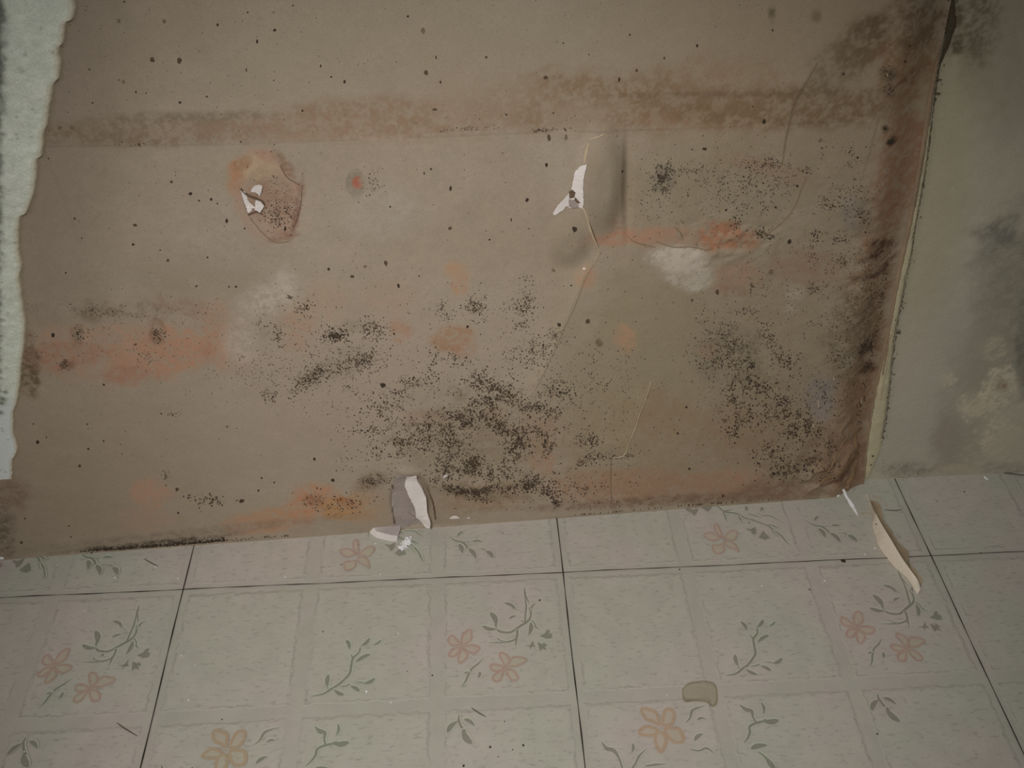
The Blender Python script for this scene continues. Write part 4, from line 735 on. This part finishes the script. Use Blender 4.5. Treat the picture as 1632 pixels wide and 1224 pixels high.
# long folded paper shard on the right
Lf = [(1380.6,788),(1386,803),(1391,820),(1390,836),(1395,852),(1400,868),(1411,885),(1424,901),(1436,912),(1447,922),(1455,935),(1462,947)]
Fd_ = [(1381.5,787),(1388,801),(1394,815),(1401,828),(1409,842),(1419,858),(1429,875),(1438,890),(1448,904),(1456,915),(1463,925),(1468,938)]
Rf = [(1388,797),(1397,800),(1404,808),(1406,818),(1409,829),(1421,846),(1430,862),(1441,873),(1448,881),(1450,897),(1462,912),(1471,926)]
def curve_pts(P, hs, n=44, jag=.0):
    L = catmull(P, 4); out = []
    hh = np.interp(np.linspace(0, 1, len(L)), np.linspace(0, 1, len(hs)), hs)
    for (x, y), h in zip(L, hh): out.append(on_floor(x+random.uniform(-jag, jag), y+random.uniform(-jag, jag)*.6, h))
    return np.array(out)
A = curve_pts(Lf, [.0008, .001, .0008, .001, .0008], jag=.3); B = curve_pts(Fd_, [.001, .008, .012, .012, .008, .002]); D = curve_pts(Rf, [.0008, .004, .004, .005, .003, .001], jag=1.0)
def sheet(name, A, B, m, parent, th=.0007, bulge=.0):
    n = len(A); R_ = 5; V = []
    for i in range(n):
        for j in range(R_):
            q = j/(R_-1); p = A[i]*(1-q)+B[i]*q; V.append(p+np.array([0, 0, bulge*math.sin(math.pi*q)]))
    V = np.array(V); V2 = V-np.array([0, 0, th]); V2[:, 2] = np.maximum(V2[:, 2], .0001); Ff = grid_faces(n, R_); m_ = len(V)
    per = [i*R_ for i in range(n)]+[(n-1)*R_+j for j in range(1, R_)]+[i*R_+R_-1 for i in range(n-2, -1, -1)]+[j for j in range(R_-2, 0, -1)]
    Fs = [list(f) for f in Ff]+[[a+m_ for a in f[::-1]] for f in Ff]+[[per[i], per[(i+1) % len(per)], per[(i+1) % len(per)]+m_, per[i]+m_] for i in range(len(per))]
    Fs = [[int(a) for a in f] for f in Fs]
    o = mesh_obj(name, np.vstack([V, V2]), Fs, m, smooth=False); bm = bmesh.new(); bm.from_mesh(o.data); bmesh.ops.recalc_face_normals(bm, faces=bm.faces); bm.to_mesh(o.data); bm.free()
    o.parent = parent; o.matrix_parent_inverse = Matrix.Translation(-Vector(parent.location)); return o
sh = bpy.data.objects.new('paper_shard', None); sc.collection.objects.link(sh); c = on_floor(1425, 880); sh.location = (c[0], c[1], 0)
tag(sh, 'long folded shard of torn wallpaper, white on one side, on the right tiles', 'paper shard')
m_white = mat('shard_white', (176, 166, 150), rough=.9, fine=.08, scale=1000, bump=.3, coarse=.05); m_tan = mat('shard_tan_shaded', (132, 118, 96), rough=.9, fine=.12, scale=1400, bump=.4, coarse=.12)  # the tan of the backing also holds the shade right of the fold
tag(sheet('white_face', A, B, m_white, sh, bulge=.0012), 'white smooth side'); tag(sheet('torn_backing', B, D, m_tan, sh, bulge=-.0015), 'tan torn paper backing, toned darker as the shaded side')
hp = on_floor(1396.5, 837, .005)
o = mesh_obj('nail_hole', [hp+np.array([.0010*math.cos(a), .0009*math.sin(a), .0012]) for a in np.linspace(0, 6.28, 8, endpoint=False)], [list(range(8))], m_grit); o.parent = sh; o.matrix_parent_inverse = Matrix.Translation(-Vector(sh.location))
# white sliver leaning from the foot of the wall
def rod(name, pts, hs, rad, m, label, cat):
    L = catmull(pts, 4); hh = np.interp(np.linspace(0, 1, len(L)), np.linspace(0, 1, len(hs)), hs); X = np.array([on_floor(x, y, h) for (x, y), h in zip(L, hh)]); n = len(X); V = []
    T = np.gradient(X, axis=0); T /= np.linalg.norm(T, axis=1)[:, None]; rr = np.interp(np.linspace(0, 1, n), np.linspace(0, 1, len(rad)), rad)
    for i in range(n):
        a = np.cross(T[i], [0, 0, 1]); a /= np.linalg.norm(a); b = np.cross(a, T[i])
        for k in range(6): q = math.pi*k/3; r_ = rr[i]*random.uniform(.8, 1.2); V.append(X[i]+a*math.cos(q)*r_+b*math.sin(q)*r_*.7)
    V = np.array(V); V[:, 2] = np.maximum(V[:, 2], .0001)
    Fc = [[i*6+k, i*6+(k+1) % 6, (i+1)*6+(k+1) % 6, (i+1)*6+k] for i in range(n-1) for k in range(6)]+[list(range(6))[::-1], [(n-1)*6+k for k in range(6)]]
    return tag(mesh_obj(name, V, Fc, m), label, cat)
rod('plaster_sliver', [(1337,768),(1342,776),(1348,789),(1354,799),(1359,807),(1367,821)], [.009,.007,.005,.003,.0015,.0007], [.0006,.0014,.0012,.0016,.0018,.0007], m_chip, 'narrow white plaster sliver propped against the foot of the crumpled corner', 'plaster sliver')
